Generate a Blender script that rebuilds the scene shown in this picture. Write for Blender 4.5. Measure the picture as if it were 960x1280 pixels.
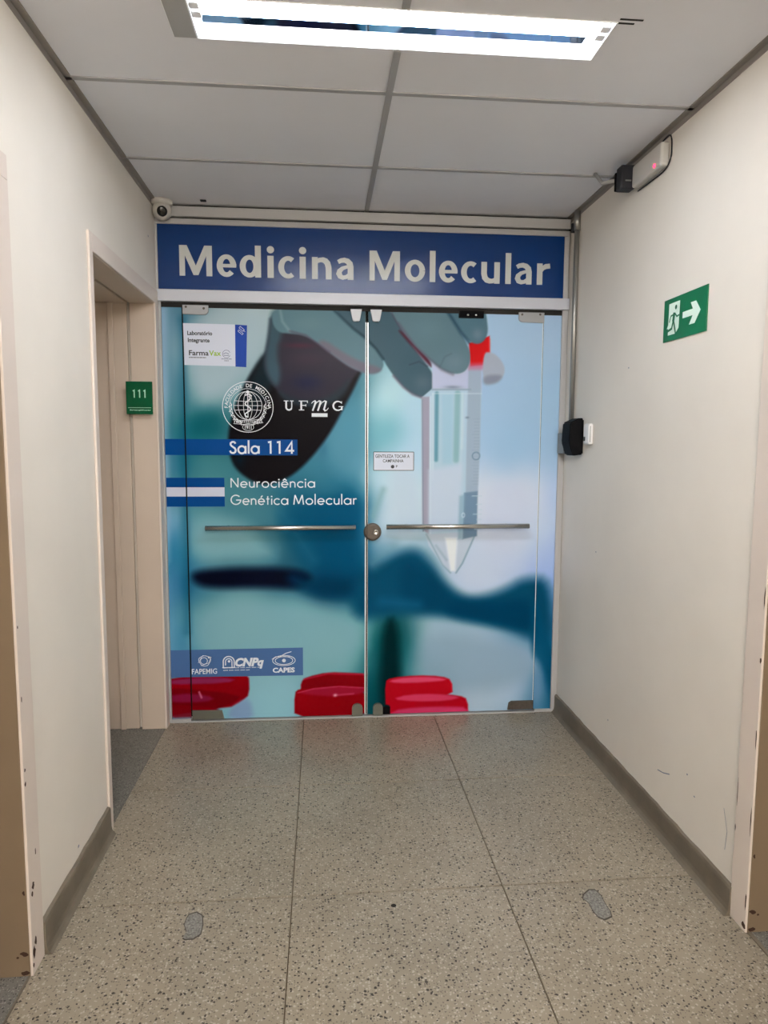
import bpy, bmesh, math, random
import numpy as np
from mathutils import Vector, Matrix

# ------------------------------------------------------------------ scene, camera, light
for o in list(bpy.data.objects):
    bpy.data.objects.remove(o, do_unlink=True)
SC = bpy.context.scene
COL = SC.collection
random.seed(7)

# corridor measures in metres: x to the right, y towards the glass doors, z up
XL, XR, D, H = -0.822, 1.297, 3.650, 2.660
BACK = -3.0

cam_data = bpy.data.cameras.new('camera')
cam_data.sensor_width = 36.0
cam_data.sensor_fit = 'AUTO'
cam_data.lens = 865.0 / 1280.0 * 36.0
cam_data.clip_start = 0.02
camera = bpy.data.objects.new('camera', cam_data)
COL.objects.link(camera)
camera.matrix_world = (Matrix.Translation((0, 0, 1.5)) @ Matrix.Rotation(-0.089, 4, 'Z')
                       @ Matrix.Rotation(math.pi / 2 - 0.102, 4, 'X') @ Matrix.Rotation(0.0051, 4, 'Z'))
SC.camera = camera

world = bpy.data.worlds.new('world')
SC.world = world
world.use_nodes = True
world.node_tree.nodes['Background'].inputs[0].default_value = (0.8, 0.85, 1.0, 1)
world.node_tree.nodes['Background'].inputs[1].default_value = 0.05

SC.view_settings.view_transform = 'Standard'
SC.view_settings.look = 'None'
SC.view_settings.gamma = 1.0
SC.view_settings.use_curve_mapping = False
SC.view_settings.exposure = 0.1
TUBE_POWER = 74.0        # strength of the fluorescent tubes over the entrance
REAR_POWER = 190.0        # strength of two unseen battens, added behind the camera as fill


# ------------------------------------------------------------------ materials
def lin(c):
    c = np.asarray(c, float) / 255.0
    return np.where(c <= 0.04045, c / 12.92, ((c + 0.055) / 1.055) ** 2.4)


def rgba(c):
    v = lin(c)
    return (float(v[0]), float(v[1]), float(v[2]), 1.0)


def material(name, col, rough=0.5, metal=0.0, spec=0.5, emit=None, power=0.0, noise=0.0, nscale=6.0,
             bump=0.0, bscale=60.0, transmission=0.0, ior=1.45, coat=0.0):
    m = bpy.data.materials.new(name)
    m.use_nodes = True
    nt = m.node_tree
    b = nt.nodes['Principled BSDF']
    b.inputs['Base Color'].default_value = rgba(col)
    b.inputs['Roughness'].default_value = rough
    b.inputs['Metallic'].default_value = metal
    b.inputs['Specular IOR Level'].default_value = spec
    b.inputs['Transmission Weight'].default_value = transmission
    b.inputs['IOR'].default_value = ior
    b.inputs['Coat Weight'].default_value = coat
    if emit is not None:
        b.inputs['Emission Color'].default_value = rgba(emit)
        b.inputs['Emission Strength'].default_value = power
    if noise or bump:
        g = nt.nodes.new('ShaderNodeNewGeometry')
    if noise:
        n = nt.nodes.new('ShaderNodeTexNoise')
        n.inputs['Scale'].default_value = nscale
        n.inputs['Detail'].default_value = 6
        nt.links.new(g.outputs['Position'], n.inputs['Vector'])
        r = nt.nodes.new('ShaderNodeMapRange')
        r.inputs[1].default_value = 0.3
        r.inputs[2].default_value = 0.7
        r.inputs[3].default_value = 1 - noise
        r.inputs[4].default_value = 1 + noise * 0.4
        nt.links.new(n.outputs[0], r.inputs[0])
        mx = nt.nodes.new('ShaderNodeVectorMath')
        mx.operation = 'SCALE'
        mx.inputs[0].default_value = rgba(col)[:3]
        nt.links.new(r.outputs[0], mx.inputs['Scale'])
        nt.links.new(mx.outputs[0], b.inputs['Base Color'])
    if bump:
        n2 = nt.nodes.new('ShaderNodeTexNoise')
        n2.inputs['Scale'].default_value = bscale
        n2.inputs['Detail'].default_value = 3
        nt.links.new(g.outputs['Position'], n2.inputs['Vector'])
        bp = nt.nodes.new('ShaderNodeBump')
        bp.inputs['Strength'].default_value = bump
        bp.inputs['Distance'].default_value = 0.002
        nt.links.new(n2.outputs[0], bp.inputs['Height'])
        nt.links.new(bp.outputs[0], b.inputs['Normal'])
    return m


def terrazzo(name, base, chip, pale, rough, dark_share=0.16, pale_share=0.3, scale=1.0, stain=0.12):
    m = bpy.data.materials.new(name)
    m.use_nodes = True
    nt = m.node_tree
    b = nt.nodes['Principled BSDF']
    L = nt.links.new
    g = nt.nodes.new('ShaderNodeNewGeometry')

    def chips(sc, share, size):
        wn = nt.nodes.new('ShaderNodeTexNoise')
        wn.inputs['Scale'].default_value = sc * 0.9
        wn.inputs['Detail'].default_value = 2
        L(g.outputs['Position'], wn.inputs['Vector'])
        ad = nt.nodes.new('ShaderNodeVectorMath')
        ad.operation = 'MULTIPLY_ADD'
        L(wn.outputs['Color'], ad.inputs[0])
        ad.inputs[1].default_value = (1.25 / sc,) * 3
        L(g.outputs['Position'], ad.inputs[2])
        v = nt.nodes.new('ShaderNodeTexVoronoi')
        v.inputs['Scale'].default_value = sc
        L(ad.outputs[0], v.inputs['Vector'])
        sep = nt.nodes.new('ShaderNodeSeparateColor')
        L(v.outputs['Color'], sep.inputs[0])
        lt = nt.nodes.new('ShaderNodeMath')
        lt.operation = 'LESS_THAN'
        L(sep.outputs[0], lt.inputs[0])
        lt.inputs[1].default_value = share
        mr = nt.nodes.new('ShaderNodeMapRange')
        L(v.outputs['Distance'], mr.inputs[0])
        mr.inputs[1].default_value = size
        mr.inputs[2].default_value = size + 0.1
        mr.inputs[3].default_value = 1
        mr.inputs[4].default_value = 0
        mu = nt.nodes.new('ShaderNodeMath')
        mu.operation = 'MULTIPLY'
        L(lt.outputs[0], mu.inputs[0])
        L(mr.outputs[0], mu.inputs[1])
        return mu.outputs[0], sep.outputs[1]

    def mix(fac, a, c):
        x = nt.nodes.new('ShaderNodeMix')
        x.data_type = 'RGBA'
        if fac is not None:
            L(fac, x.inputs[0])
        for val, i in ((a, 6), (c, 7)):
            if isinstance(val, tuple):
                x.inputs[i].default_value = val
            else:
                L(val, x.inputs[i])
        return x.outputs[2]

    n = nt.nodes.new('ShaderNodeTexNoise')
    n.inputs['Scale'].default_value = 3.0
    n.inputs['Detail'].default_value = 8
    L(g.outputs['Position'], n.inputs['Vector'])
    nr = nt.nodes.new('ShaderNodeMapRange')
    nr.inputs[1].default_value = 0.35
    nr.inputs[2].default_value = 0.7
    nr.inputs[4].default_value = stain * 5
    L(n.outputs[0], nr.inputs[0])
    c0 = mix(nr.outputs[0], rgba(base), tuple(x * 0.72 for x in rgba(base)[:3]) + (1,))
    f1, r1 = chips(118 * scale, pale_share, 0.36)
    c1 = mix(f1, c0, rgba(pale))
    f1b, r1b = chips(150 * scale, 0.30, 0.34)
    c1b = mix(f1b, c1, tuple(x * 0.5 for x in rgba(base)[:3]) + (1,))
    f2, r2 = chips(104 * scale, dark_share, 0.33)
    c2 = mix(f2, c1b, rgba(chip))
    L(c2, b.inputs['Base Color'])
    b.inputs['Roughness'].default_value = rough
    b.inputs['Specular IOR Level'].default_value = 0.45
    return m


M = dict(
    wall=material('cream_wall_paint', (231, 225, 215), 0.55, noise=0.05, nscale=2.5, bump=0.12, bscale=90),
    casing=material('pinkish_cream_gloss_paint', (220, 208, 198), 0.4, noise=0.04, nscale=5, bump=0.05, bscale=40),
    jamb=material('beige_jamb_paint', (202, 187, 172), 0.4, noise=0.05, nscale=4),
    brown=material('brown_beige_reveal_paint', (126, 109, 88), 0.42, noise=0.07, nscale=4),
    chipped=material('exposed_rusty_primer', (62, 38, 26), 0.8, noise=0.3, nscale=40),
    floor=terrazzo('beige_terrazzo', (150, 140, 123), (46, 39, 31), (173, 164, 150), 0.28, 0.2, 0.38),
    grout=material('dark_joint_filler', (96, 84, 66), 0.8),
    granite=terrazzo('grey_granite', (112, 110, 104), (52, 50, 48), (146, 144, 138), 0.35, 0.35, 0.3, 1.4, 0.05),
    base=material('grey_brown_skirting', (112, 103, 89), 0.45, noise=0.25, nscale=9, bump=0.1, bscale=50),
    patch=material('grey_mortar_patch', (138, 136, 130), 0.65, noise=0.6, nscale=150, bump=0.4, bscale=150),
    patch_rim=material('dark_patch_rim', (70, 64, 56), 0.7),
    tile=material('white_ceiling_board', (226, 227, 232), 0.8, noise=0.03, nscale=3),
    tbar=material('grey_ceiling_grid', (160, 159, 159), 0.45),
    angle=material('grey_edge_angle', (140, 134, 128), 0.5),
    shadow_gap=material('dark_gap', (34, 32, 30), 0.9),
    alu=material('white_aluminium_profile', (197, 201, 211), 0.38, metal=0.0, spec=0.6),
    alu_grey=material('grey_aluminium_profile', (176, 176, 176), 0.4, spec=0.6),
    steel=material('brushed_steel', (196, 196, 192), 0.26, metal=1.0),
    patchfit=material('satin_patch_fitting', (158, 160, 163), 0.42, metal=0.3),
    steel_dark=material('worn_dark_steel', (96, 88, 80), 0.5, metal=0.45, noise=0.2, nscale=60),
    olive=material('dull_olive_steel', (120, 122, 112), 0.45, metal=0.7),
    black=material('black_plastic', (11, 11, 13), 0.5, spec=0.04),
    charcoal=material('charcoal_plastic', (52, 53, 58), 0.55, spec=0.1),
    grey_box=material('grey_painted_box', (134, 136, 134), 0.5),
    white=material('white_plastic', (236, 236, 236), 0.35),
    off_white=material('dull_white_plastic', (196, 193, 187), 0.45),
    glass=material('greenish_glass', (214, 236, 228), 0.05, transmission=1.0, ior=1.5),
    seal=material('milky_edge_seal', (226, 234, 238), 0.3),
    conduit=material('galvanised_conduit', (158, 158, 154), 0.36, metal=0.75),
    sign_blue=material('blue_sign_film', (10, 50, 108), 0.22, spec=0.4),
    sign_letter=material('silver_sign_letters', (196, 200, 198), 0.4),
    vinyl_blue=material('blue_vinyl', (4, 66, 132), 0.35, spec=0.06),
    vinyl_white=material('white_vinyl', (226, 232, 238), 0.4, spec=0.1),
    vinyl_pale=material('pale_band_vinyl', (206, 212, 230), 0.4, spec=0.1),
    band_blue=material('slate_blue_vinyl', (74, 108, 158), 0.3, spec=0.06),
    band_ink=material('white_print', (230, 238, 246), 0.4),
    paper=material('white_paper', (214, 222, 238), 0.5),
    royal=material('royal_blue_print', (34, 70, 160), 0.4, spec=0.1),
    ink=material('dark_print', (52, 56, 66), 0.5),
    ink_soft=material('grey_blue_print', (98, 112, 140), 0.5),
    ink_green=material('lime_green_print', (150, 190, 40), 0.5),
    exit_green=material('exit_sign_green', (0, 104, 66), 0.35),
    exit_white=material('exit_sign_white', (226, 246, 234), 0.4),
    room_green=material('dark_green_acrylic', (0, 82, 48), 0.25),
    room_ink=material('pale_green_letters', (170, 222, 196), 0.4),
    enamel=material('white_enamel', (238, 240, 242), 0.35),
    mirror=material('blue_tinted_reflector', (170, 195, 230), 0.04, metal=1.0),
    flange=material('grey_light_flange', (166, 166, 164), 0.5),
    tube=material('lit_fluorescent_tube', (255, 255, 255), 0.5, emit=(242, 247, 255), power=TUBE_POWER),
    tube_rear=material('lit_rear_tube', (255, 255, 255), 0.5, emit=(255, 248, 240), power=REAR_POWER),
    led=material('red_indicator', (255, 40, 70), 0.4, emit=(255, 40, 70), power=6.0),
    lens=material('black_lens_glass', (8, 8, 9), 0.12),
    leaf=material('beige_door_leaf', (206, 190, 172), 0.4, noise=0.04, nscale=3),
)


# ------------------------------------------------------------------ mesh helpers
class MB:
    """collects shapes in world metres and links them as one mesh"""

    def __init__(self):
        self.bm = bmesh.new()

    def face(self, pts):
        vs = [self.bm.verts.new(p) for p in pts]
        return self.bm.faces.new(vs)

    def box(self, x0, x1, y0, y1, z0, z1, bev=0.0, seg=2):
        r = bmesh.ops.create_cube(self.bm, size=1.0)
        for v in r['verts']:
            v.co = Vector((x0 + (v.co.x + .5) * (x1 - x0), y0 + (v.co.y + .5) * (y1 - y0), z0 + (v.co.z + .5) * (z1 - z0)))
        if bev:
            es = list({e for v in r['verts'] for e in v.link_edges})
            bmesh.ops.bevel(self.bm, geom=es, offset=bev, segments=seg, affect='EDGES', profile=0.5)
        return self

    def prism(self, pts, offset):
        """polygon (3D points) pushed along offset"""
        off = Vector(offset)
        a = [self.bm.verts.new(p) for p in pts]
        b = [self.bm.verts.new(Vector(p) + off) for p in pts]
        n = len(pts)
        fs = [self.bm.faces.new(a), self.bm.faces.new(b[::-1])]
        for i in range(n):
            fs.append(self.bm.faces.new((a[i], b[i], b[(i + 1) % n], a[(i + 1) % n])))
        bmesh.ops.recalc_face_normals(self.bm, faces=fs)
        return self

    def tube(self, pts, r, n=12, caps=True):
        pts = [Vector(p) for p in pts]
        rings = []
        for i, p in enumerate(pts):
            t = (pts[min(i + 1, len(pts) - 1)] - pts[max(i - 1, 0)]).normalized()
            up = Vector((0, 0, 1)) if abs(t.z) < 0.9 else Vector((1, 0, 0))
            a = t.cross(up).normalized()
            b = t.cross(a)
            rr = r[i] if isinstance(r, (list, tuple)) else r
            rings.append([self.bm.verts.new(p + (a * math.cos(2 * math.pi * k / n) + b * math.sin(2 * math.pi * k / n)) * rr) for k in range(n)])
        fs = []
        for q in range(len(rings) - 1):
            for k in range(n):
                f = self.bm.faces.new((rings[q][k], rings[q][(k + 1) % n], rings[q + 1][(k + 1) % n], rings[q + 1][k]))
                f.smooth = True
                fs.append(f)
        if caps:
            fs.append(self.bm.faces.new(rings[0]))
            fs.append(self.bm.faces.new(rings[-1][::-1]))
        bmesh.ops.recalc_face_normals(self.bm, faces=fs)
        return self

    def lathe(self, prof, origin, axis, n=24, smooth=True):
        """profile of (radius, height) turned about axis through origin"""
        o, ax = Vector(origin), Vector(axis).normalized()
        up = Vector((0, 0, 1)) if abs(ax.z) < 0.9 else Vector((1, 0, 0))
        a = ax.cross(up).normalized()
        b = ax.cross(a)
        rings = []
        for r, h in prof:
            if r < 1e-6:
                rings.append([self.bm.verts.new(o + ax * h)])
            else:
                rings.append([self.bm.verts.new(o + ax * h + (a * math.cos(2 * math.pi * k / n) + b * math.sin(2 * math.pi * k / n)) * r) for k in range(n)])
        fs = []
        for p, q in zip(rings, rings[1:]):
            for k in range(n):
                vs = [p[k % len(p)], p[(k + 1) % len(p)], q[(k + 1) % len(q)], q[k % len(q)]]
                vs = list(dict.fromkeys(vs))
                if len(vs) > 2:
                    f = self.bm.faces.new(vs)
                    f.smooth = smooth
                    fs.append(f)
        bmesh.ops.recalc_face_normals(self.bm, faces=fs)
        return self

    def build(self, name, mat, parent=None, origin=None):
        off = Vector((0, 0, 0))
        if parent is not None:
            q = parent
            while q is not None:
                off += q.location
                q = q.parent
        elif origin is not None:
            off = Vector(origin)
        if off.length:
            bmesh.ops.translate(self.bm, verts=self.bm.verts, vec=-off)
        me = bpy.data.meshes.new(name)
        self.bm.to_mesh(me)
        self.bm.free()
        me.materials.append(mat)
        o = bpy.data.objects.new(name, me)
        COL.objects.link(o)
        if parent is not None:
            o.parent = parent
        elif origin is not None:
            o.location = origin
        return o


def tag(o, label=None, cat=None, group=None, kind=None):
    for k, v in (('label', label), ('category', cat), ('group', group), ('kind', kind)):
        if v:
            o[k] = v
    return o


def thing(name, loc, label, cat, group=None):
    o = bpy.data.objects.new(name, None)
    o.empty_display_size = 0.05
    COL.objects.link(o)
    o.location = loc
    return tag(o, label, cat, group)


def struct(name, loc=(0, 0, 0), label=None):
    o = bpy.data.objects.new(name, None)
    o.empty_display_size = 0.05
    COL.objects.link(o)
    o.location = loc
    return tag(o, label, kind='structure')


def box(name, b, mat, parent=None, bev=0.0):
    return MB().box(*b, bev=bev).build(name, mat, parent)


# flat print: 2-D shapes laid onto a plane given by origin, u and v vectors
class Print:
    def __init__(self, origin, u=(1, 0, 0), v=(0, 0, 1)):
        self.o, self.u, self.v = Vector(origin), Vector(u), Vector(v)
        self.mb = MB()
        self.k = 0
        self.d = Vector((0, 0, 0))

    def P(self, p):
        return self.o + self.u * p[0] + self.v * p[1] + self.d

    def poly(self, pts):
        self.lift()
        f = self.mb.face([self.P(p) for p in pts])
        bmesh.ops.triangulate(self.mb.bm, faces=[f])
        return self

    def rect(self, x0, x1, z0, z1):
        self.mb.face([self.P(p) for p in ((x0, z0), (x1, z0), (x1, z1), (x0, z1))])
        return self

    def lift(self):
        """laps of one print lie a hair above each other"""
        self.k = (self.k + 1) % 9
        self.d = self.u.cross(self.v) * (.00005 * self.k)

    def stroke(self, pts, w):
        """ribbon along a polyline; w is one width or a width per point"""
        self.lift()
        n = len(pts)
        ws = w if isinstance(w, (list, tuple)) else [w] * n
        L, R = [], []
        for i in range(n):
            p = Vector(pts[i][:2])
            d0 = (p - Vector(pts[i - 1][:2])) if i else None
            d1 = (Vector(pts[i + 1][:2]) - p) if i < n - 1 else None
            a = d0.normalized() if d0 is not None and d0.length > 1e-9 else None
            b = d1.normalized() if d1 is not None and d1.length > 1e-9 else None
            t = (a + b) if a is not None and b is not None else (a if a is not None else b)
            if t.length < 1e-6:
                t = a
            t.normalize()
            k = 1.0
            if a is not None and b is not None:
                k = 1.0 / max(0.45, t.dot(a))
            nn = Vector((-t.y, t.x)) * ws[i] * 0.5 * k
            L.append(p + nn)
            R.append(p - nn)
        for i in range(n - 1):
            self.mb.face([self.P(q) for q in (L[i], R[i], R[i + 1], L[i + 1])])
        return self

    def disc(self, cx, cz, r, n=24, rz=None):
        self.mb.face([self.P((cx + r * math.cos(2 * math.pi * k / n), cz + (rz or r) * math.sin(2 * math.pi * k / n))) for k in range(n)])
        return self

    def ring(self, cx, cz, r, w, n=48, rz=None):
        return self.stroke(arc(cx, cz, r, rz or r, 0, 360, n), w)

    def text(self, s, x, z, size, width=None, bold=0.0, shear=0.0, xf=None, center=False):
        """outline lettering from the built-in font; xf maps (x, z) to the print plane"""
        c = bpy.data.curves.new('t', 'FONT')
        c.body = s
        c.size = 1.0
        c.offset = bold
        c.shear = shear
        c.resolution_u = 3
        o = bpy.data.objects.new('t', c)
        me = bpy.data.meshes.new_from_object(o)
        co = np.array([v.co[:2] for v in me.vertices])
        if len(co):
            x0, x1 = co[:, 0].min(), co[:, 0].max()
            sx = size if width is None else width / (x1 - x0)
            if center:
                x = x - (x1 - x0) * sx / 2
            vs = []
            for a, b in co:
                p = (x + (a - x0) * sx, z + b * size)
                if xf:
                    p = xf(p)
                vs.append(self.mb.bm.verts.new(self.P(p)))
            for f in me.polygons:
                try:
                    self.mb.bm.faces.new([vs[i] for i in f.vertices])
                except ValueError:
                    pass
        bpy.data.meshes.remove(me)
        bpy.data.objects.remove(o)
        bpy.data.curves.remove(c)
        return self

    def build(self, name, mat, parent=None, origin=None):
        return self.mb.build(name, mat, parent, origin)


def arc(cx, cz, rx, rz, a0, a1, n=20):
    return [(cx + rx * math.cos(math.radians(a0 + (a1 - a0) * k / n)), cz + rz * math.sin(math.radians(a0 + (a1 - a0) * k / n))) for k in range(n + 1)]


# ------------------------------------------------------------------ stroke alphabets (unit cap height)
def bold_glyph(ch):
    """heavy humanist letters of the header sign: list of ('p', polygon) and ('s', points, widths), and the advance box width"""
    st, th = 0.2, 0.15
    X = 0.73

    def ring(cx, rx, a0, a1, cz=X / 2, rz=X / 2 - th / 2 + 0.005, n=36):
        pts = arc(cx, cz, rx, rz, a0, a1, n)
        ws = []
        for k in range(n + 1):
            a = math.radians(a0 + (a1 - a0) * k / n)
            ws.append(th + (st - th) * math.cos(a) ** 2)
        return ('s', pts, ws)
    if ch == 'M':
        return [('p', [(0, 0), (0, 1), (.26, 1), (.555, .34), (.85, 1), (1.11, 1), (1.11, 0), (.91, 0), (.91, .66), (.64, .03), (.47, .03), (.19, .66), (.19, 0)])], 1.11
    if ch == 'e':
        return [ring(.325, .23, 0, 318), ('s', [(.12, .365), (.65, .365)], .115), ('s', [(.555, .43), (.555, .33)], .2)], .655
    if ch == 'd':
        return [ring(.33, .23, 0, 360), ('s', [(.615, 0), (.615, 1.05)], st)], .72
    if ch == 'i':
        return [('s', [(.105, 0), (.105, X)], .21), ('d', (.105, .93, .12))], .21
    if ch == 'c':
        return [ring(.34, .24, 52, 308)], .585
    if ch == 'n':
        return [('s', [(.1, 0), (.1, X)], st), ('s', [(.12, .5), (.17, .585), (.26, .635), (.37, .645), (.46, .61), (.53, .53), (.565, .4), (.57, .25), (.57, 0)], [.1, .12, .15, .17, .19, .2, st, st, st])], .67
    if ch == 'u':
        return [('s', [(.57, 0), (.57, X)], st), ('s', [(.55, .24), (.5, .14), (.41, .085), (.3, .085), (.2, .12), (.13, .2), (.1, .33), (.1, X)], [.1, .12, .15, .17, .19, .2, st, st])], .67
    if ch == 'a':
        return [('s', [(.07, .585), (.16, .635), (.28, .655), (.39, .62), (.465, .54), (.49, .43), (.49, 0)], [.14, .15, .16, .18, st, st, st]),
                ('s', [(.5, .44), (.36, .43), (.22, .38), (.12, .29), (.1, .2), (.14, .11), (.23, .07), (.34, .09), (.43, .16), (.49, .25)], [.1, .11, .13, .16, .19, .17, .14, .13, .12, .12])], .59
    if ch == 'o':
        return [ring(.34, .24, 0, 360)], .68
    if ch == 'l':
        return [('s', [(.1, 0), (.1, 1.05)], st)], .2
    if ch == 'r':
        return [('s', [(.1, 0), (.1, X)], st), ('s', [(.13, .44), (.19, .56), (.29, .63), (.43, .65)], [.1, .14, .17, .17])], .43
    return [], .3


def geo_glyph(ch):
    """thin geometric letters (circles and straight stems); width of stroke w is added later"""
    X, r = 0.62, 0.31
    o = lambda cx: ('s', arc(cx, r, r - .02, r - .02, 0, 360, 32))
    acc = {'ê': 'e', 'é': 'e'}
    b = acc.get(ch, ch)
    if b == 'S':
        g, w = [('s', [(.47, .8), (.42, .9), (.32, .95), (.2, .93), (.1, .85), (.09, .72), (.17, .61), (.3, .52), (.43, .42), (.49, .28), (.45, .13), (.34, .05), (.2, .05), (.09, .12), (.04, .24)])], .53
    elif b == 'a':
        g, w = [o(.33), ('s', [(.63, 0), (.63, X)])], .69
    elif b == 'l':
        g, w = [('s', [(.06, 0), (.06, 1.08)])], .12
    elif b == '1':
        g, w = [('s', [(.06, .92), (.24, .96), (.24, 0)])], .32
    elif b == '4':
        g, w = [('s', [(.62, .25), (.06, .25), (.46, .97), (.46, 0)])], .64
    elif b == 'N':
        g, w = [('s', [(.06, 0), (.06, .97)]), ('s', [(.06, .97), (.68, .03)]), ('s', [(.68, .03), (.68, 1)])], .74
    elif b == 'e':
        g, w = [('s', [(.05, r)] + [(.61, r)] + arc(.33, r, r - .03, r - .02, 4, 318, 28))], .64
    elif b == 'u':
        g, w = [('s', [(.06, X), (.06, .24)] + arc(.27, .25, .21, .22, 185, 355, 12) + [(.48, X)]), ('s', [(.48, 0), (.48, X)])], .54
    elif b == 'n':
        g, w = [('s', [(.06, 0), (.06, X)]), ('s', [(.06, .38)] + arc(.27, .37, .21, .22, 175, 5, 12) + [(.48, 0)])], .54
    elif b == 'r':
        g, w = [('s', [(.06, 0), (.06, X)]), ('s', [(.06, .4), (.12, .53), (.22, .585), (.33, .56)])], .35
    elif b == 'o':
        g, w = [o(.33)], .66
    elif b == 'c':
        g, w = [('s', arc(.33, r, r - .02, r - .02, 42, 318, 24))], .56
    elif b == 'i':
        g, w = [('s', [(.06, 0), (.06, X)]), ('d', (.06, .83, .075))], .12
    elif b == 't':
        g, w = [('s', [(.16, 0), (.16, .86)]), ('s', [(.02, .58), (.32, .58)])], .34
    elif b == 'G':
        g, w = [('s', arc(.5, .5, .45, .46, 42, 357, 30) + [(.52, .47)])], .98
    elif b == 'M':
        g, w = [('s', [(.06, 0), (.17, .97)]), ('s', [(.17, .97), (.49, .08)]), ('s', [(.49, .08), (.81, .97)]), ('s', [(.81, .97), (.92, 0)])], .98
    else:
        g, w = [], .34
    if ch == 'ê':
        g.append(('s', [(.16, .72), (.33, .9), (.5, .72)]))
    if ch == 'é':
        g.append(('s', [(.28, .72), (.44, .92)]))
    return g, w


def put_glyph(pr, g, x, z, sx, sz, w):
    for it in g:
        if it[0] == 'p':
            pr.poly([(x + a * sx, z + b * sz) for a, b in it[1]])
        elif it[0] == 'd':
            cx, cz, r = it[1]
            pr.disc(x + cx * sx, z + cz * sz, r * sx, 20, r * sz)
        else:
            ws = it[2] if len(it) > 2 else w
            ws = [q * sz for q in ws] if isinstance(ws, (list, tuple)) else ws * sz
            pr.stroke([(x + a * sx, z + b * sz) for a, b in it[1]], ws)


def geo_text(pr, s, x0, x1, z, cap, w, gap=0.15):
    tot = sum(geo_glyph(c)[1] for c in s) + gap * (len(s) - 1)
    k = (x1 - x0) / tot
    x = x0
    for c in s:
        g, wd = geo_glyph(c)
        put_glyph(pr, g, x, z, k, cap, w)
        x += (wd + gap) * k


# ------------------------------------------------------------------ the shell
NEAR0, NEAR1 = 0.95, 1.880        # side doorways next to the camera, along y
ALC0, ALC1 = 2.628, 3.600         # doorway of room 111 in the left wall
DOORH = 2.170
TH = 0.36                         # wall thickness

w = MB()
w.box(XL - TH, XL, BACK, NEAR0, 0, H + .1).box(XL - TH, XL, NEAR0, NEAR1 + .02, DOORH + .02, H + .1)
w.box(XL - TH, XL, NEAR1 + .02, ALC0, 0, H + .1).box(XL - TH, XL, ALC0, ALC1, DOORH + .02, H + .1)
w.box(XL - TH, XL, ALC1, D + .12, 0, H + .1)
wall_left = tag(w.build('wall_left', M['wall']), kind='structure')
w = MB()
w.box(XR, XR + TH, BACK, NEAR0, 0, H + .1).box(XR, XR + TH, NEAR0, NEAR1 + .02, DOORH + .02, H + .1)
w.box(XR, XR + TH, NEAR1 + .02, D + .12, 0, H + .1)
wall_right = tag(w.build('wall_right', M['wall']), kind='structure')
tag(MB().box(XL - TH, XR + TH, BACK - .15, BACK, 0, H + .1).build('wall_back', M['wall']), kind='structure')

# floor: slabs of terrazzo with open joints
floor = tag(MB().box(XL - .1, XR + .1, BACK, D + .3, -.12, -.005).build('floor', M['grout']), kind='structure')
FX = [-0.8175, -0.105, 0.6038, 1.2965]
FY = [2.9106 - 0.7452 * k for k in range(-1, 9)]
for i in range(3):
    for j in range(9):
        y1, y0 = min(FY[j], D + .09), max(FY[j + 1], BACK)
        x0, x1 = FX[i], FX[i + 1]
        x0 = XL if i == 0 else x0
        x1 = XR if i == 2 else x1
        g = 0.0020
        box('floor_tile', (x0 + (g if i else 0), x1 - (g if i < 2 else 0), y0 + .0028, y1 - .0028, -.02, 0), M['floor'], floor, bev=.0012)
# two worn holes filled with mortar, and a small black stain
for pts in ([(-0.4288,2.1048),(-0.4055,2.1142),(-0.3851,2.0975),(-0.3751,2.0527),(-0.3752,2.0104),(-0.3933,1.9914),(-0.4191,1.9901),(-0.4277,1.9976),(-0.421,2.0246),(-0.4346,2.0576),(-0.4328,2.0865)],
            [(0.8606,2.0978),(0.8888,2.1205),(0.9103,2.1187),(0.9176,2.0891),(0.9157,2.0451),(0.917,2.0101),(0.9112,1.9841),(0.8823,1.9716),(0.8665,1.984),(0.8604,2.0147),(0.8624,2.0534),(0.8504,2.0783)]):
    cx, cy = sum(p[0] for p in pts) / len(pts), sum(p[1] for p in pts) / len(pts)
    for k, (nm, mt) in enumerate((('patch_rim', M['patch_rim']), ('mortar_patch', M['patch']))):
        q = [(cx + (x - cx) * (1.03 - .09 * k), cy + (y - cy) * (1.03 - .09 * k), 0.0004 + .0006 * k) for x, y in pts]
        MB().prism(q, (0, 0, -.003)).build(nm, mt, floor)
sx, sy = [(0.2247,2.0936)][0]
MB().lathe([(0, .001), (.006, .0008), (.009, .0002)], (sx, sy, 0), (0, 0, 1), 9).build('stain', M['shadow_gap'], floor)

# granite thresholds in the doorways
for nm, b in (('trim_5', (XL - TH, XL, ALC0, ALC1, -.03, .001)), ('trim_6', (XL - TH, XL - .004, NEAR0, NEAR1 + .02, -.03, .003)), ('trim_7', (XR + .012, XR + TH, NEAR0, NEAR1 + .02, -.03, .003))):
    tag(MB().box(*b, bev=.002).build(nm, M['granite']), kind='structure')
tag(MB().box(XR, XR + .012, NEAR0, NEAR1 + .02, -.03, .004).build('trim_8', M['base']), kind='structure')
tag(MB().box(XL - .004, XL, NEAR0, NEAR1 + .02, -.03, .004).build('trim_9', M['base']), kind='structure')


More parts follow.
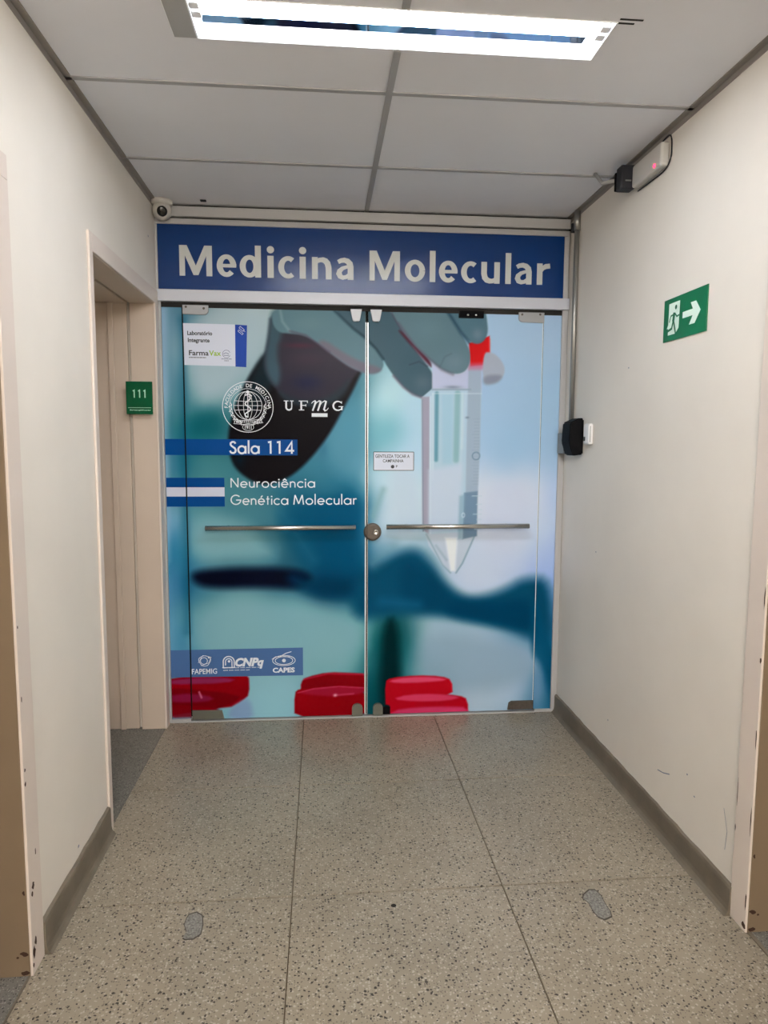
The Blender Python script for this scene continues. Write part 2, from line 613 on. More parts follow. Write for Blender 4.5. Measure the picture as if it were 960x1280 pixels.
# skirtings with a coved foot
def skirting(name, x, s, y0, y1, h=.107):
    prof = [(0, 0), (.030, 0), (.022, .006), (.016, .016), (.0135, .03), (.0125, h - .012), (.010, h - .003), (0, h)]
    ny = max(2, int((y1 - y0) / .05))
    mb = MB()
    rnd = random.Random(3)
    rings = []
    for k in range(ny + 1):
        y = y0 + (y1 - y0) * k / ny
        dh = rnd.uniform(-.0025, .0025)
        rings.append([mb.bm.verts.new((x + s * a, y, b + (dh if b > .05 else 0))) for a, b in prof])
    fs = []
    for p, q in zip(rings, rings[1:]):
        for k in range(len(prof) - 1):
            fs.append(mb.bm.faces.new((p[k], p[k + 1], q[k + 1], q[k])))
    fs += [mb.bm.faces.new(rings[0]), mb.bm.faces.new(rings[-1][::-1])]
    bmesh.ops.recalc_face_normals(mb.bm, faces=fs)
    return tag(mb.build(name, M['base']), kind='structure')


skirting('baseboard_left', XL, 1, 1.962, 2.593)
skirting('baseboard_right', XR, -1, 1.958, D - .005, .1)
skirting('baseboard_left_rear', XL, 1, BACK, NEAR0 - .09)
skirting('baseboard_right_rear', XR, -1, BACK, NEAR0 - .09, .1)

# ceiling: boards on a metal grid, opened around the light fitting
CJ = 0.228
CY = [3.0712 + .634] + [3.0712 - .634 * k for k in range(11)]
LX0, LX1, LY0, LY1 = -0.357, 0.822, 1.985, 2.172
ceiling = tag(MB().box(XL - .1, XR + .1, BACK, D + .2, H + .11, H + .16).build('ceiling', M['tile']), kind='structure')


def board(x0, x1, y0, y1):
    box('ceiling_tile', (x0, x1, max(y0, BACK), min(y1, D + .1), H, H + .014), M['tile'], ceiling)


for j in range(len(CY) - 1):
    y1, y0 = CY[j] - .002, CY[j + 1] + .002
    if y1 > LY1 > y0:
        for a, b in ((XL, CJ - .002), (CJ + .002, XR)):
            board(a, b, LY1, y1)
            board(a, b, y0, LY0)
        board(XL, LX0, LY0, LY1)
        board(LX1, XR, LY0, LY1)
    else:
        for a, b in ((XL, CJ - .002), (CJ + .002, XR)):
            if y1 > BACK:
                board(a, b, y0, y1)
for y in CY[1:]:
    if y > BACK:
        box('grid_bar', (XL, XR, y - .010, y + .010, H - .004, H + .004), M['tbar'], ceiling)
for y1, y0 in ((D, LY1 + .01), (LY0 - .01, BACK)):
    box('grid_bar', (CJ - .011, CJ + .011, y0, y1, H - .0045, H + .004), M['tbar'], ceiling)
for s, x in ((1, XL), (-1, XR)):
    mb = MB().box(min(x, x + s * .024), max(x, x + s * .024), BACK, D, H - .004, H + .002)
    mb.box(min(x, x + s * .0025), max(x, x + s * .0025), BACK, D, H - .022, H)
    mb.build('edge_angle', M['angle'], ceiling)
cx, cy = [(-0.571,3.5591)][0]
box('clip', (cx - .014, cx + .014, cy - .008, cy + .008, H - .008, H), M['charcoal'], ceiling, bev=.002)


# painted door frames with their leaves
def blob(pr, x, z, rx, rz, seed):
    r = random.Random(seed)
    pr.mb.face([pr.P((x + rx * math.cos(2 * math.pi * k / 10) * r.uniform(.55, 1.1), z + rz * math.sin(2 * math.pi * k / 10) * r.uniform(.55, 1.1))) for k in range(10)])


# room 111: frame with a rebate, casing on the corridor face
t = struct('trim_1', (XL, (ALC0 + ALC1) / 2, 0), 'cream painted door frame of the recessed doorway beside the glass doors')
box('jamb', (XL - .118, XL + .001, 3.566, ALC1, 0, DOORH), M['jamb'], t, .003)
box('jamb', (XL - .31, XL - .134, 3.580, ALC1, 0, DOORH), M['jamb'], t, .003)
box('stop', (XL - .226, XL - .198, 3.568, 3.580, 0, DOORH), M['jamb'], t, .004)
box('jamb', (XL - .118, XL + .001, ALC0, ALC0 + .034, 0, DOORH), M['jamb'], t, .003)
box('jamb', (XL - .31, XL - .134, ALC0, ALC0 + .02, 0, DOORH), M['jamb'], t, .003)
box('head_jamb', (XL - .118, XL + .001, ALC0, ALC1, DOORH - .004, DOORH + .02), M['jamb'], t, .003)
box('head_jamb', (XL - .31, XL - .134, ALC0, ALC1, DOORH - .002, DOORH + .02), M['jamb'], t, .003)
box('casing', (XL, XL + .010, 2.594, 2.632, 0, 2.234), M['casing'], t, .003)
box('casing', (XL, XL + .010, 3.562, 3.628, 0, 2.172), M['casing'], t, .003)
box('head_casing', (XL, XL + .010, 2.632, 3.628, 2.168, 2.234), M['casing'], t, .003)
d = struct('door_3', (XL - .33, 3.1, 0))
box('leaf', (XL - .36, XL - .322, ALC0 + .02, ALC1 - .02, .008, DOORH - .01), M['leaf'], d, .003)
MB().tube([(XL - .322, 2.72, 1.03), (XL - .28, 2.72, 1.03), (XL - .28, 2.84, 1.03)], .009).build('lever_handle', M['steel'], d)

for side, x, s, dn, tn in (('left', XL, -1, 'door_4', 'trim_2'), ('right', XR, 1, 'door_5', 'trim_3')):
    t = struct(tn, (x, (NEAR0 + NEAR1) / 2, 0), 'pinkish cream frame of the near doorway on the %s, chipped at the edge' % side)

    def bx(a, b):
        return (min(x + s * a, x + s * b), max(x + s * a, x + s * b))
    box('jamb', bx(-.001, .30) + (NEAR1 - .002, NEAR1 + .02, 0, DOORH), M['brown'], t, .002)
    box('jamb', bx(-.001, .30) + (NEAR0, NEAR0 + .02, 0, DOORH), M['brown'], t, .002)
    box('head_jamb', bx(-.001, .30) + (NEAR0, NEAR1 + .02, DOORH, DOORH + .02), M['brown'], t, .002)
    box('casing', bx(-.008, .0) + (NEAR1, 1.962, 0, 2.17), M['casing'], t, .002)
    box('casing', bx(-.008, .0) + (NEAR0 - .08, NEAR0 + .002, 0, 2.17), M['casing'], t, .002)
    box('head_casing', bx(-.008, .0) + (NEAR0 - .08, 1.962, 2.17, 2.234), M['casing'], t, .002)
    # chips in the paint of the casing's edge
    pr = Print((x - s * .0086, 0, 0), (0, 1, 0))
    spots = ([(1.897, .235, .006, .010), (1.905, .255, .010, .012), (1.892, .065, .010, .020), (1.905, .09, .008, .016), (1.885, .03, .006, .008), (1.888, .56, .005, .008), (1.889, .60, .005, .006),
              (1.890, .80, .004, .010), (1.888, 1.0, .004, .006), (1.93, .34, .004, .014)] if side == 'left' else
             [(1.888, .02, .012, .012), (1.884, .10, .004, .03), (1.884, .36, .003, .05), (1.883, .62, .003, .04), (1.884, .86, .006, .01), (1.883, 1.05, .003, .04), (1.956, .42, .002, .05), (1.957, .30, .003, .012)])
    for k, (y, z, ry, rz) in enumerate(spots):
        blob(pr, y, z, ry, rz, k + (10 if s > 0 else 0))
    pr.build('paint_chips', M['chipped'], t)
    pr = Print((0, NEAR1 - .0026, 0))
    for k, (a, z, rx, rz) in enumerate([(.012, .07, .012, .008), (.03, .06, .005, .004), (.006, .25, .004, .008), (.012, .012, .014, .008)]):
        blob(pr, x + s * a, z, rx, rz, 30 + k)
    pr.build('paint_chips', M['chipped'], t)
    d = struct(dn, (x + s * .26, 1.4, 0))
    box('leaf', bx(.25, .288) + (NEAR0 + .02, NEAR1 - .004, .008, DOORH - .006), M['brown'], d, .003)
    MB().tube([(x + s * .25, 1.05, 1.03), (x + s * .21, 1.05, 1.03), (x + s * .21, 1.17, 1.03)], .009).build('lever_handle', M['steel'], d)

# scuffs on the right wall
pr = Print((XR - .0006, 0, 0), (0, 1, 0))
for k, pts in enumerate(([(2.4765,0.2318),(2.4326,0.2406),(2.3849,0.258)], [(2.0348,0.3186),(2.0103,0.2506),(2.0176,0.186)])):
    pr.stroke(pts, .0035 if k == 0 else .002)
for k, (y, z) in enumerate([(2.9495,0.2363),(2.2639,0.3185),(2.2102,0.263),(2.8804,1.8144),(3.1584,0.98)]):
    blob(pr, y, z, .005, .004, 50 + k)
pr.build('scuffs', M['ink_soft'], wall_right)
pr = Print((XL + .0006, 0, 0), (0, 1, 0))
for k, (y, z) in enumerate([(3.4946,2.4654),(2.2811,0.1398)]):
    blob(pr, y, z, .008, .006, 60 + k)
pr.build('scuffs', M['ink_soft'], wall_left)


# ------------------------------------------------------------------ ceiling lights
def light_fitting(y_off, tube_mat, label):
    t = thing('ceiling_light', ((LX0 + LX1) / 2, (LY0 + LY1) / 2 + y_off, H), label, 'light')
    y0, y1, yo = LY0 + y_off, LY1 + y_off, y_off
    zt = H + .052
    hs = MB()
    hs.box(LX0 - .001, LX1 + .001, y0 - .001, y1 + .001, H + .08, H + .083)
    hs.box(LX0 - .001, LX1 + .001, y0 - .002, y0, H - .003, H + .08).box(LX0 - .001, LX1 + .001, y1, y1 + .002, H - .003, H + .08)
    hs.build('housing', M['enamel'], t)
    for a, b in ((LX0, LX0 + .004), (LX1 - .004, LX1)):
        box('end_plate', (a, b, y0, y1, H - .003, H + .08), M['enamel'], t)
    rf = MB()
    for (ya, za), (yb, zb) in (((y0, H - .002), (y0 + .022, zt)), ((y0 + .022, zt), (2.089 + yo, zt)), ((2.125 + yo, zt), (y1, H - .002))):
        rf.face([(LX0, ya, za), (LX1, ya, za), (LX1, yb, zb), (LX0, yb, zb)])
    rf.build('reflector', M['enamel'], t)
    box('reflector_strip', (LX0 + .025, LX1 - .05, 2.089 + yo, 2.125 + yo, H + .016, H + .019), M['mirror'], t)
    for yt in (2.032 + yo, 2.072 + yo):
        tb = MB().tube([(LX0 + .03, yt, H + .028), (LX1 - .03, yt, H + .028)], .013, 10).build('tube', tube_mat, t)
        for a in (LX0 + .004, LX1 - .03):
            box('lamp_holder', (a, a + .026, yt - .014, yt + .014, H + .004, zt), M['white'], tb, .002)
    return t


lt = light_fitting(0, M['tube'], 'long recessed ceiling light with two lit white tubes')
box('end_flange', (-.420, LX0, LY0 - .02, LY1 - .002, H - .004, H + .001), M['flange'], lt, .001)
MB().prism([(-.424, LY0 - .02, H - .002), (-.420, LY0 - .02, H - .002), (-.420, LY1 - .006, H - .002), (-.422, LY1 - .006, H - .002)], (0, 0, .003)).build('light_leak_strip', M['enamel'], lt)  # white strip stands in for light leaking along the flange's outer edge
for y, x1 in ((1.966, .888), (1.984, .870)):
    box('mounting_slot', (LX1, x1, y, y + .006, H - .0015, H + .001), M['shadow_gap'], lt)


def batten(yc, label):
    """unseen fill light behind the camera, a bare batten so it reaches ceiling and header"""
    t = thing('fill_batten', (.24, yc, H), label, 'light')
    box('base', (-.36, .84, yc - .05, yc + .05, H - .045, H - .005), M['enamel'], t, .004)
    for yt in (yc - .045, yc + .045):
        tb = MB().tube([(-.34, yt, H - .072), (.82, yt, H - .072)], .013, 10).build('tube', M['tube_rear'], t)
        for a in (-.36, .82):
            box('lamp_holder', (a, a + .02, yt - .014, yt + .014, H - .09, H - .04), M['white'], tb, .002)


batten(-.75, 'unseen fill light shaped as a twin tube batten, overhead just behind the viewer')
batten(-2.2, 'unseen fill light shaped as a twin tube batten, at the far back end of the corridor')


# ------------------------------------------------------------------ the printed picture on the glass
# painted as soft shapes in metres on the plane of the doors: (x, z)
def chaikin(p, n=2):
    p = np.asarray(p, float)
    for _ in range(n):
        q = np.roll(p, -1, axis=0)
        p = np.stack([p * .75 + q * .25, p * .25 + q * .75], 1).reshape(-1, 2)
    return p


def seg_dist(X, Z, pts, closed):
    dmin = np.full(X.shape, 9.0)
    n = len(pts)
    for i in range(n if closed else n - 1):
        ax, az = pts[i]
        bx_, bz = pts[(i + 1) % n]
        dx, dz = bx_ - ax, bz - az
        L2 = dx * dx + dz * dz + 1e-12
        t = np.clip(((X - ax) * dx + (Z - az) * dz) / L2, 0, 1)
        dmin = np.minimum(dmin, (X - ax - t * dx) ** 2 + (Z - az - t * dz) ** 2)
    return np.sqrt(dmin)


def inside(X, Z, pts):
    r = np.zeros(X.shape, bool)
    n = len(pts)
    for i in range(n):
        ax, az = pts[i]
        bx_, bz = pts[(i + 1) % n]
        if az == bz:
            continue
        c = (az > Z) != (bz > Z)
        r ^= c & (X < (bx_ - ax) * (Z - az) / (bz - az) + ax)
    return r


def sstep(v):
    v = np.clip(v, 0, 1)
    return v * v * (3 - 2 * v)


LAYERS = []      # (kind, data, colour, softness, opacity)


def fill(pts, col, soft=.004, a=1.0, smooth=2):
    LAYERS.append(('fill', chaikin(pts, smooth) if smooth else np.asarray(pts, float), col, soft, a))


def line(pts, wd, col, soft=.004, a=1.0):
    LAYERS.append(('line', np.asarray(pts, float), col, soft, a, wd))


def glow(p, rx, rz, col, a=1.0):
    LAYERS.append(('glow', (p[0], p[1], rx, rz), col, 0, a))


BG = [(-0.7918, 2.1017, (160, 192, 214)), (-0.7524, 2.1025, (95, 140, 155)), (-0.7089, 2.1034, (70, 120, 140)), (-0.7963, 1.7836, (171, 197, 219)), (-0.7565, 1.7841, (75, 130, 145)), (-0.7167, 1.7846, (50, 115, 130)), (-0.807, 1.3777, (160, 187, 208)), (-0.7588, 1.3778, (40, 120, 140)), (-0.7185, 1.3779, (10, 95, 120)), (-0.8077, 1.0461, (149, 187, 214)), (-0.7611, 0.9619, (50, 135, 170)), (-0.7121, 0.9615, (40, 120, 150)), (-0.8084, 0.7082, (128, 176, 208)), (-0.7592, 0.7075, (45, 120, 155)), (-0.7099, 0.7068, (20, 90, 130)), (-0.8058, 0.4937, (139, 187, 214)), (-0.7522, 0.4926, (60, 135, 165)), (-0.6553, 2.0252, (171, 194, 201)), (-0.6598, 1.8255, (162, 192, 199)), (-0.4544, 2.1085, (176, 194, 196)), (-0.3339, 2.1109, (184, 200, 201)), (-0.2956, 1.9515, (160, 184, 187)), (-0.5814, 1.7459, (151, 184, 190)), (-0.6633, 1.6722, (105, 155, 160)), (-0.6653, 1.5828, (30, 112, 118)), (-0.5767, 1.5834, (30, 105, 112)), (-0.67, 1.378, (75, 135, 140)), (-0.5812, 1.3575, (80, 140, 145)), (-0.5061, 1.4609, (60, 120, 128)), (-0.6534, 1.2124, (95, 150, 155)), (-0.4299, 1.1281, (80, 135, 145)), (-0.6385, 0.9609, (133, 179, 184)), (-0.4329, 0.938, (128, 176, 181)), (-0.2458, 0.915, (75, 130, 144)), (-0.3064, 1.0854, (75, 130, 142)), (-0.1395, 1.1058, (30, 98, 122)), (-0.0138, 1.0626, (10, 88, 118)), (0.1554, 1.1258, (4, 88, 124)), (0.1554, 1.2193, (22, 102, 128)), (0.0711, 1.2955, (58, 124, 145)), (0.1553, 1.4637, (88, 146, 166)), (0.1552, 1.6302, (80, 140, 155)), (-0.0125, 1.3585, (66, 128, 145)), (0.0296, 1.4631, (90, 146, 165)), (0.1885, 1.7545, (70, 125, 140)), (-0.0989, 0.9137, (30, 95, 120)), (0.0279, 0.9125, (8, 82, 112)), (0.1555, 0.9113, (4, 80, 112)), (0.2197, 0.8458, (5, 75, 105)), (0.006, 0.7182, (5, 55, 85)), (0.1556, 0.7074, (0, 64, 94)), (-0.4339, 0.8742, (60, 115, 128)), (-0.1834, 0.8716, (40, 92, 110)), (-0.6449, 0.663, (95, 150, 160)), (-0.6877, 0.5992, (119, 173, 181)), (-0.4383, 0.595, (133, 179, 184)), (-0.1011, 0.5761, (119, 173, 181)), (0.1556, 0.5804, (96, 154, 164)), (-0.4407, 0.4429, (136, 184, 188)), (-0.0165, 0.434, (139, 186, 190)), (0.1989, 0.4738, (145, 194, 196)), (-0.2542, 0.1294, (156, 203, 214)), (0.1124, 0.2981, (139, 188, 194)), (-0.2741, 0.2632, (149, 194, 203)), (0.2723, 1.7141, (181, 220, 228)), (0.3227, 1.7146, (205, 233, 235)), (0.3656, 1.5902, (130, 190, 201)), (0.3025, 1.5271, (136, 194, 203)), (0.45, 1.6327, (190, 219, 233)), (0.4731, 1.4228, (192, 219, 235)), (0.2823, 1.2955, (199, 226, 235)), (0.4101, 1.2955, (209, 228, 235)), (0.4114, 1.1248, (209, 226, 235)), (0.3262, 1.0393, (205, 224, 235)), (0.2624, 0.9104, (117, 165, 190)), (0.9985, 2.0552, (176, 203, 226)), (1.0036, 1.8475, (173, 201, 225)), (1.0067, 1.7216, (171, 200, 224)), (1.0129, 1.4673, (166, 199, 224)), (0.9709, 1.3901, (169, 199, 224)), (1.0624, 1.2438, (214, 222, 235)), (0.9781, 1.079, (220, 226, 235)), (1.0266, 0.9033, (201, 214, 235)), (0.8521, 0.7729, (205, 218, 235)), (1.1134, 0.9906, (203, 218, 235)), (0.9083, 1.2526, (216, 224, 235)), (0.5925, 0.4214, (176, 203, 214)), (0.8617, 0.2801, (181, 203, 219)), (1.0453, 0.1385, (187, 208, 226)), (0.5066, 0.1984, (144, 184, 194)), (0.8652, 0.0976, (184, 205, 220)), (1.1314, 0.3192, (171, 196, 218)), (0.6803, 0.4643, (169, 196, 211)), (0.264, 0.4282, (20, 108, 114)), (0.3598, 0.4262, (0, 58, 60)), (0.4389, 0.3799, (30, 108, 114)), (0.3614, 0.1571, (0, 52, 56)), (0.2649, 0.1598, (10, 90, 98)), (0.4536, 0.1998, (40, 118, 124)), (1.1931, 2.0588, (179, 205, 228)), (1.2031, 1.7237, (171, 201, 224)), (1.1741, 1.2089, (214, 222, 235)), (1.2408, 1.2088, (184, 205, 235)), (1.2121, 1.4251, (171, 201, 226)), (1.2291, 0.8572, (176, 197, 235)), (1.257, 0.6784, (160, 187, 230)), (1.1957, 0.4542, (40, 110, 145)), (1.2723, 0.1784, (8, 85, 115)), (1.2056, 0.111, (119, 162, 194)), (1.2535, 0.0403, (40, 110, 140))]

# wide soft fields of the ground
fill([(-0.66,2.1675),(-0.2687,2.1759),(-0.2789,1.9919),(-0.3698,1.8536),(-0.4853,1.7145),(-0.6708,1.6964)], (178,197,203), .07, .85)
fill([(-0.6868,0.6379),(-0.3116,0.6665),(0.2246,0.5881),(0.2253,0.2865),(-0.6947,0.2913)], (142,186,194), .07, .8)
fill([(-0.6923,1.1124),(-0.4304,1.0944),(-0.2416,0.915),(-0.309,0.8729),(-0.6978,0.8769)], (140,182,188), .07, .8)
fill([(-0.6723,1.6315),(-0.5188,1.6491),(-0.5292,1.5265),(-0.6751,1.5093)], (16,100,108), .06, .8)
fill([(0.0385,1.6458),(0.2219,1.7549),(0.223,1.2786),(0.0292,1.3375)], (100,156,174), .06, .7)
fill([(0.8677,1.3128),(1.1322,1.2783),(1.1419,0.9288),(0.8768,0.8608)], (206,215,232), .06, .8)
fill([(0.3494,1.4645),(0.5215,1.2956),(0.5246,1.0035),(0.3693,0.9959)], (200,217,230), .05, .7)
fill([(0.5038,0.4856),(0.9038,0.4149),(1.166,0.3822),(1.1546,0.1355),(0.5073,0.1259)], (152,178,196), .07, .75)
line([(-0.7944,2.1489),(-0.8162,0.8781)], .026, (166,192,212), .03, .8)
line([(-0.701,2.1035),(-0.7084,1.46),(-0.715,0.4919)], .022, (30,104,130), .035, .7)

# blurred dark shapes of the background
fill([(-0.6829,0.8088),(-0.5919,0.829),(-0.3095,0.8344),(-0.108,0.8192),(-0.049,0.7667),(-0.1341,0.7115),(-0.3108,0.7269),(-0.5941,0.7223),(-0.6758,0.7576)], (8,14,34), .034)
fill([(-0.184,0.8028),(-0.0152,0.7489),(0.2328,0.7718),(0.233,0.6582),(-0.0155,0.675),(-0.1594,0.7248)], (0,58,88), .05, .9)
fill([(-0.2436,1.1274),(-0.0133,1.19),(0.2316,1.2192),(0.2327,0.7805),(0.0701,0.8042),(-0.0784,0.8189),(-0.1742,0.9571)], (4,84,116), .06, .6)
line([(-0.2144,1.1272),(-0.0485,0.8702)], .03, (56,118,140), .05, .5)
fill([(0.1555,0.764),(0.2841,0.8408),(0.4044,0.909),(0.5081,0.9255),(0.5873,0.8462),(0.6587,0.74),(0.7568,0.659),(0.8632,0.6574),(0.9959,0.7),(1.0972,0.7609),(1.2548,0.75),(1.2653,0.4074),(1.1285,0.4283),(1.0372,0.4708),(0.8572,0.5102),(0.679,0.5492),(0.503,0.5656),(0.3634,0.5592),(0.1556,0.5365)], (14,80,108), .05)
fill([(0.4134,0.8655),(0.5438,0.838),(0.6772,0.678),(0.8552,0.6131),(1.1584,0.6575),(1.1634,0.4774),(0.9465,0.513),(0.6786,0.5804),(0.4153,0.6025)], (6,70,100), .05, .8)
fill([(0.6778,0.6337),(0.9442,0.6161),(1.1592,0.6261),(1.164,0.4548),(0.9017,0.5139),(0.679,0.5536)], (0,66,98), .045, .9)
line([(0.3195,0.6393),(0.5112,0.6186)], .03, (36,112,148), .05, .6)
line([(0.3783,0.9353),(0.2669,0.8496)], .03, (120,162,176), .06, .7)
line([(0.3209,1.2446),(0.266,1.1039)], .02, (140,180,186), .03, .8)
fill([(0.32,0.5379),(0.4114,0.5495),(0.4287,-0.0083),(0.305,-0.0044)], (0,40,44), .035, .92)
fill([(1.1395,0.6891),(1.2022,0.5444),(1.3008,0.2925),(1.3106,-0.0172),(1.2782,-0.0162),(1.2448,0.1791),(1.1964,0.2721),(1.149,0.3416)], (6,86,118), .03, .95)
glow([(1.1912,0.1345)][0], .035, .16, (118,158,190), .8)
# streaks of the pale coat
glow([(0.1385,1.5678)][0], .05, .07, (96,156,174), .6)
glow([(0.0046,1.4547)][0], .03, .06, (58,116,138), .5)
glow([(0.1806,1.3798)][0], .04, .05, (104,160,180), .5)
# the dark collar under the hand
fill([(-0.271,1.976),(-0.3701,1.8374),(-0.4453,1.6864),(-0.4887,1.5226),(-0.4746,1.3991),(-0.4267,1.3287),(-0.3248,1.2662),(-0.2212,1.2829),(-0.121,1.3457),(-0.0204,1.4546),(0.0549,1.5631),(0.1218,1.692),(0.1718,1.7872),(0.2175,1.8863),(0.1137,1.9581),(-0.0914,2.0355)], (20,17,22), .014)
fill([(-0.271,1.976),(-0.3537,1.8457),(-0.421,1.6867),(-0.3731,1.6259),(-0.2986,1.7083),(-0.236,1.8311)], (22,46,54), .03, .8)
glow([(-0.4256,1.3992)][0], .03, .05, (8,34,46), .7)
# cuff of the glove and the shaded palm
fill([(-0.2607,2.1682),(-0.2744,2.0321),(-0.2959,1.9313),(-0.2967,1.8627),(-0.2649,1.7982),(-0.2085,1.7256),(-0.1432,1.6894),(-0.0443,1.678),(0.0387,1.6912),(0.1135,1.7537),(0.1718,1.8365),(0.2175,1.8985),(0.1551,1.9994),(0.0728,2.1753)], (54,50,62), .012)
fill([(-0.2607,2.1682),(-0.2703,2.0322),(-0.2919,1.9274),(-0.2848,1.8386),(-0.2326,1.7661),(-0.2075,1.8315),(-0.2307,1.9525),(-0.2055,2.0334),(-0.1717,2.1701)], (74,108,116), .022, .75)
fill([(-0.2326,1.7661),(-0.143,1.7099),(-0.011,1.703),(0.0886,1.7616),(0.1551,1.8363),(0.1135,1.7125),(0.0096,1.6744),(-0.1268,1.6772),(-0.2087,1.7092)], (44,60,68), .022, .8)
glow([(-0.0765,1.8006)][0], .085, .042, (28,34,66), .8)
glow([(-0.0717,1.9227)][0], .12, .05, (68,56,70), .8)
glow([(-0.1122,1.9867)][0], .09, .016, (88,46,62), .7)
# back of the hand and the first finger
fill([(-0.2525,2.1763),(-0.2534,2.0966),(-0.2215,2.0491),(-0.1647,2.0462),(-0.0914,2.0395),(-0.0261,2.0044),(0.0559,1.9409),(0.1302,1.8891),(0.1884,1.8613),(0.2468,1.8457),(0.2969,1.8546),(0.3218,1.8878),(0.3133,1.9286),(0.2713,1.9851),(0.2047,2.0408),(0.1468,2.0883),(0.0892,2.1355),(0.0483,2.1828)], (104,134,142), .006)
glow([(-0.0706,2.1002)][0], .10, .045, (112,142,148), .7)
fill([(-0.0261,2.0044),(0.0559,1.9409),(0.1302,1.8891),(0.1884,1.8613),(0.2468,1.8457),(0.2969,1.8546),(0.3135,1.8794),(0.1966,1.9105),(0.0931,1.9659),(0.0109,2.0212)], (124,114,126), .014, .8)
line([(-0.2122,2.1692),(-0.2007,2.1056),(-0.1646,2.0582)], .012, (140,168,172), .008, .7)
line([(-0.1646,2.0582),(-0.0832,2.0396),(0.0394,1.9569)], .008, (96,84,100), .008, .7)
# second finger
fill([(0.0606,2.1831),(0.1015,2.1317),(0.1592,2.0805),(0.2172,2.037),(0.2713,1.9851),(0.3132,1.9327),(0.3301,1.9002),(0.3724,1.8391),(0.4234,1.782),(0.4744,1.7453),(0.534,1.7251),(0.5763,1.7422),(0.597,1.784),(0.5921,1.8338),(0.5533,1.8911),(0.5062,1.948),(0.4551,2.0127),(0.4042,2.0933),(0.3535,2.1894)], (76,102,112), .006)
line([(0.0564,2.175),(0.1056,2.1278),(0.1633,2.0765),(0.2213,2.033),(0.2797,1.9771),(0.3175,1.9246)], .010, (20,46,58), .010, .9)
glow([(0.5246,1.8081)][0], .055, .05, (100,118,128), .8)
glow([(0.1963,2.1377)][0], .07, .03, (84,112,120), .7)
line([(0.3724,1.8391),(0.4234,1.782),(0.4744,1.7453),(0.534,1.7251)], .010, (112,92,110), .010, .7)
line([(0.4561,1.8979),(0.5065,1.9151),(0.549,1.891)], .006, (58,72,84), .007, .7)
# red cap glimpsed between the fingers
fill([(0.3959,2.0769),(0.4464,2.0452),(0.5058,1.9808),(0.5613,1.9283),(0.5789,1.875),(0.5232,1.9318),(0.4636,1.9965),(0.4044,2.0608)], (84,22,38), .010, .9)
fill([(0.3452,2.1893),(0.3874,2.1092),(0.4465,2.0289),(0.4888,2.0051),(0.4461,2.086),(0.3868,2.1821)], (88,66,82), .012, .8)
# the tube behind the fingers
fill([(0.5739,1.9326),(0.8373,1.9698),(0.8414,1.7618),(0.5761,1.7589)], (196,202,222), .006, smooth=0)
fill([(0.5254,1.7334),(0.5759,1.7755),(0.841,1.7786),(0.8369,1.5514),(0.8288,1.2956),(0.8253,1.0188),(0.7538,0.8401),(0.7193,0.7965),(0.6841,0.8013),(0.6398,0.8369),(0.5463,1.0033)], (186,210,222), .005, smooth=0)
fill([(0.5211,1.7333),(0.5636,1.7338),(0.568,1.0032),(0.533,1.0294)], (168,162,178), .006, .9, 0)
line([(0.5256,1.7167),(0.5374,1.0207)], .005, (136,150,164), .005, .9)
line([(0.5679,1.7338),(0.5767,1.0031)], .006, (222,232,238), .005, .9)
line([(0.6017,1.7508),(0.6019,1.402)], .020, (96,150,168), .008, .85)
line([(0.5804,1.7506),(0.5861,1.2956)], .008, (210,226,232), .006, .9)
fill([(0.6273,1.7511),(0.687,1.7518),(0.6884,1.3809),(0.6367,1.3808)], (172,206,220), .012, .8, 0)
line([(0.7127,1.7521),(0.7097,1.4023)], .030, (140,182,188), .010, .8)
line([(0.7384,1.7523),(0.7389,1.4661)], .010, (208,226,228), .008, .8)
line([(0.7556,1.7525),(0.7287,1.2956)], .010, (206,220,228), .010, .6)
fill([(0.7689,1.9687),(0.8373,1.9698),(0.8385,1.4665),(0.8304,1.2095),(0.765,1.2097),(0.7649,1.4662)], (166,182,198), .006, .9, 0)
fill([(0.5639,1.3467),(0.7447,1.3811),(0.7417,1.0368),(0.5679,1.0118)], (204,216,230), .020, .85, 0)
line([(0.5759,1.7713),(0.7809,1.7737)], .008, (150,166,184), .005, .9)
glow([(0.6865,1.7851)][0], .05, .010, (120,132,156), .7)
line([(0.5804,1.7506),(0.8415,1.7535)], .005, (214,228,232), .004, .7)
for k in range(22):
    zk = 1.62 - k * .0165
    line([(.806 - (.010 if k % 5 == 0 else 0), zk), (.832, zk)], .003, (146,160,178), .003, .5)
# white cone at the end of the tube
fill([(0.5506,1.0033),(0.8209,1.0189),(0.8046,0.9491),(0.7451,0.8358),(0.7193,0.7965),(0.6841,0.8013),(0.6442,0.8369),(0.5687,0.9424)], (196,208,220), .006, 1, 0)
fill([(0.6552,0.9852),(0.7251,0.9847),(0.7149,0.801),(0.6885,0.8013)], (236,240,244), .010, .95, 0)
line([(0.555,1.0033),(0.6442,0.8369),(0.6886,0.7925)], .008, (150,176,190), .006, .9)
line([(0.8212,1.0014),(0.7537,0.8445),(0.7194,0.7921)], .008, (130,160,180), .006, .8)
line([(0.6079,0.942),(0.6657,0.8629)], .012, (160,182,196), .008, .7)
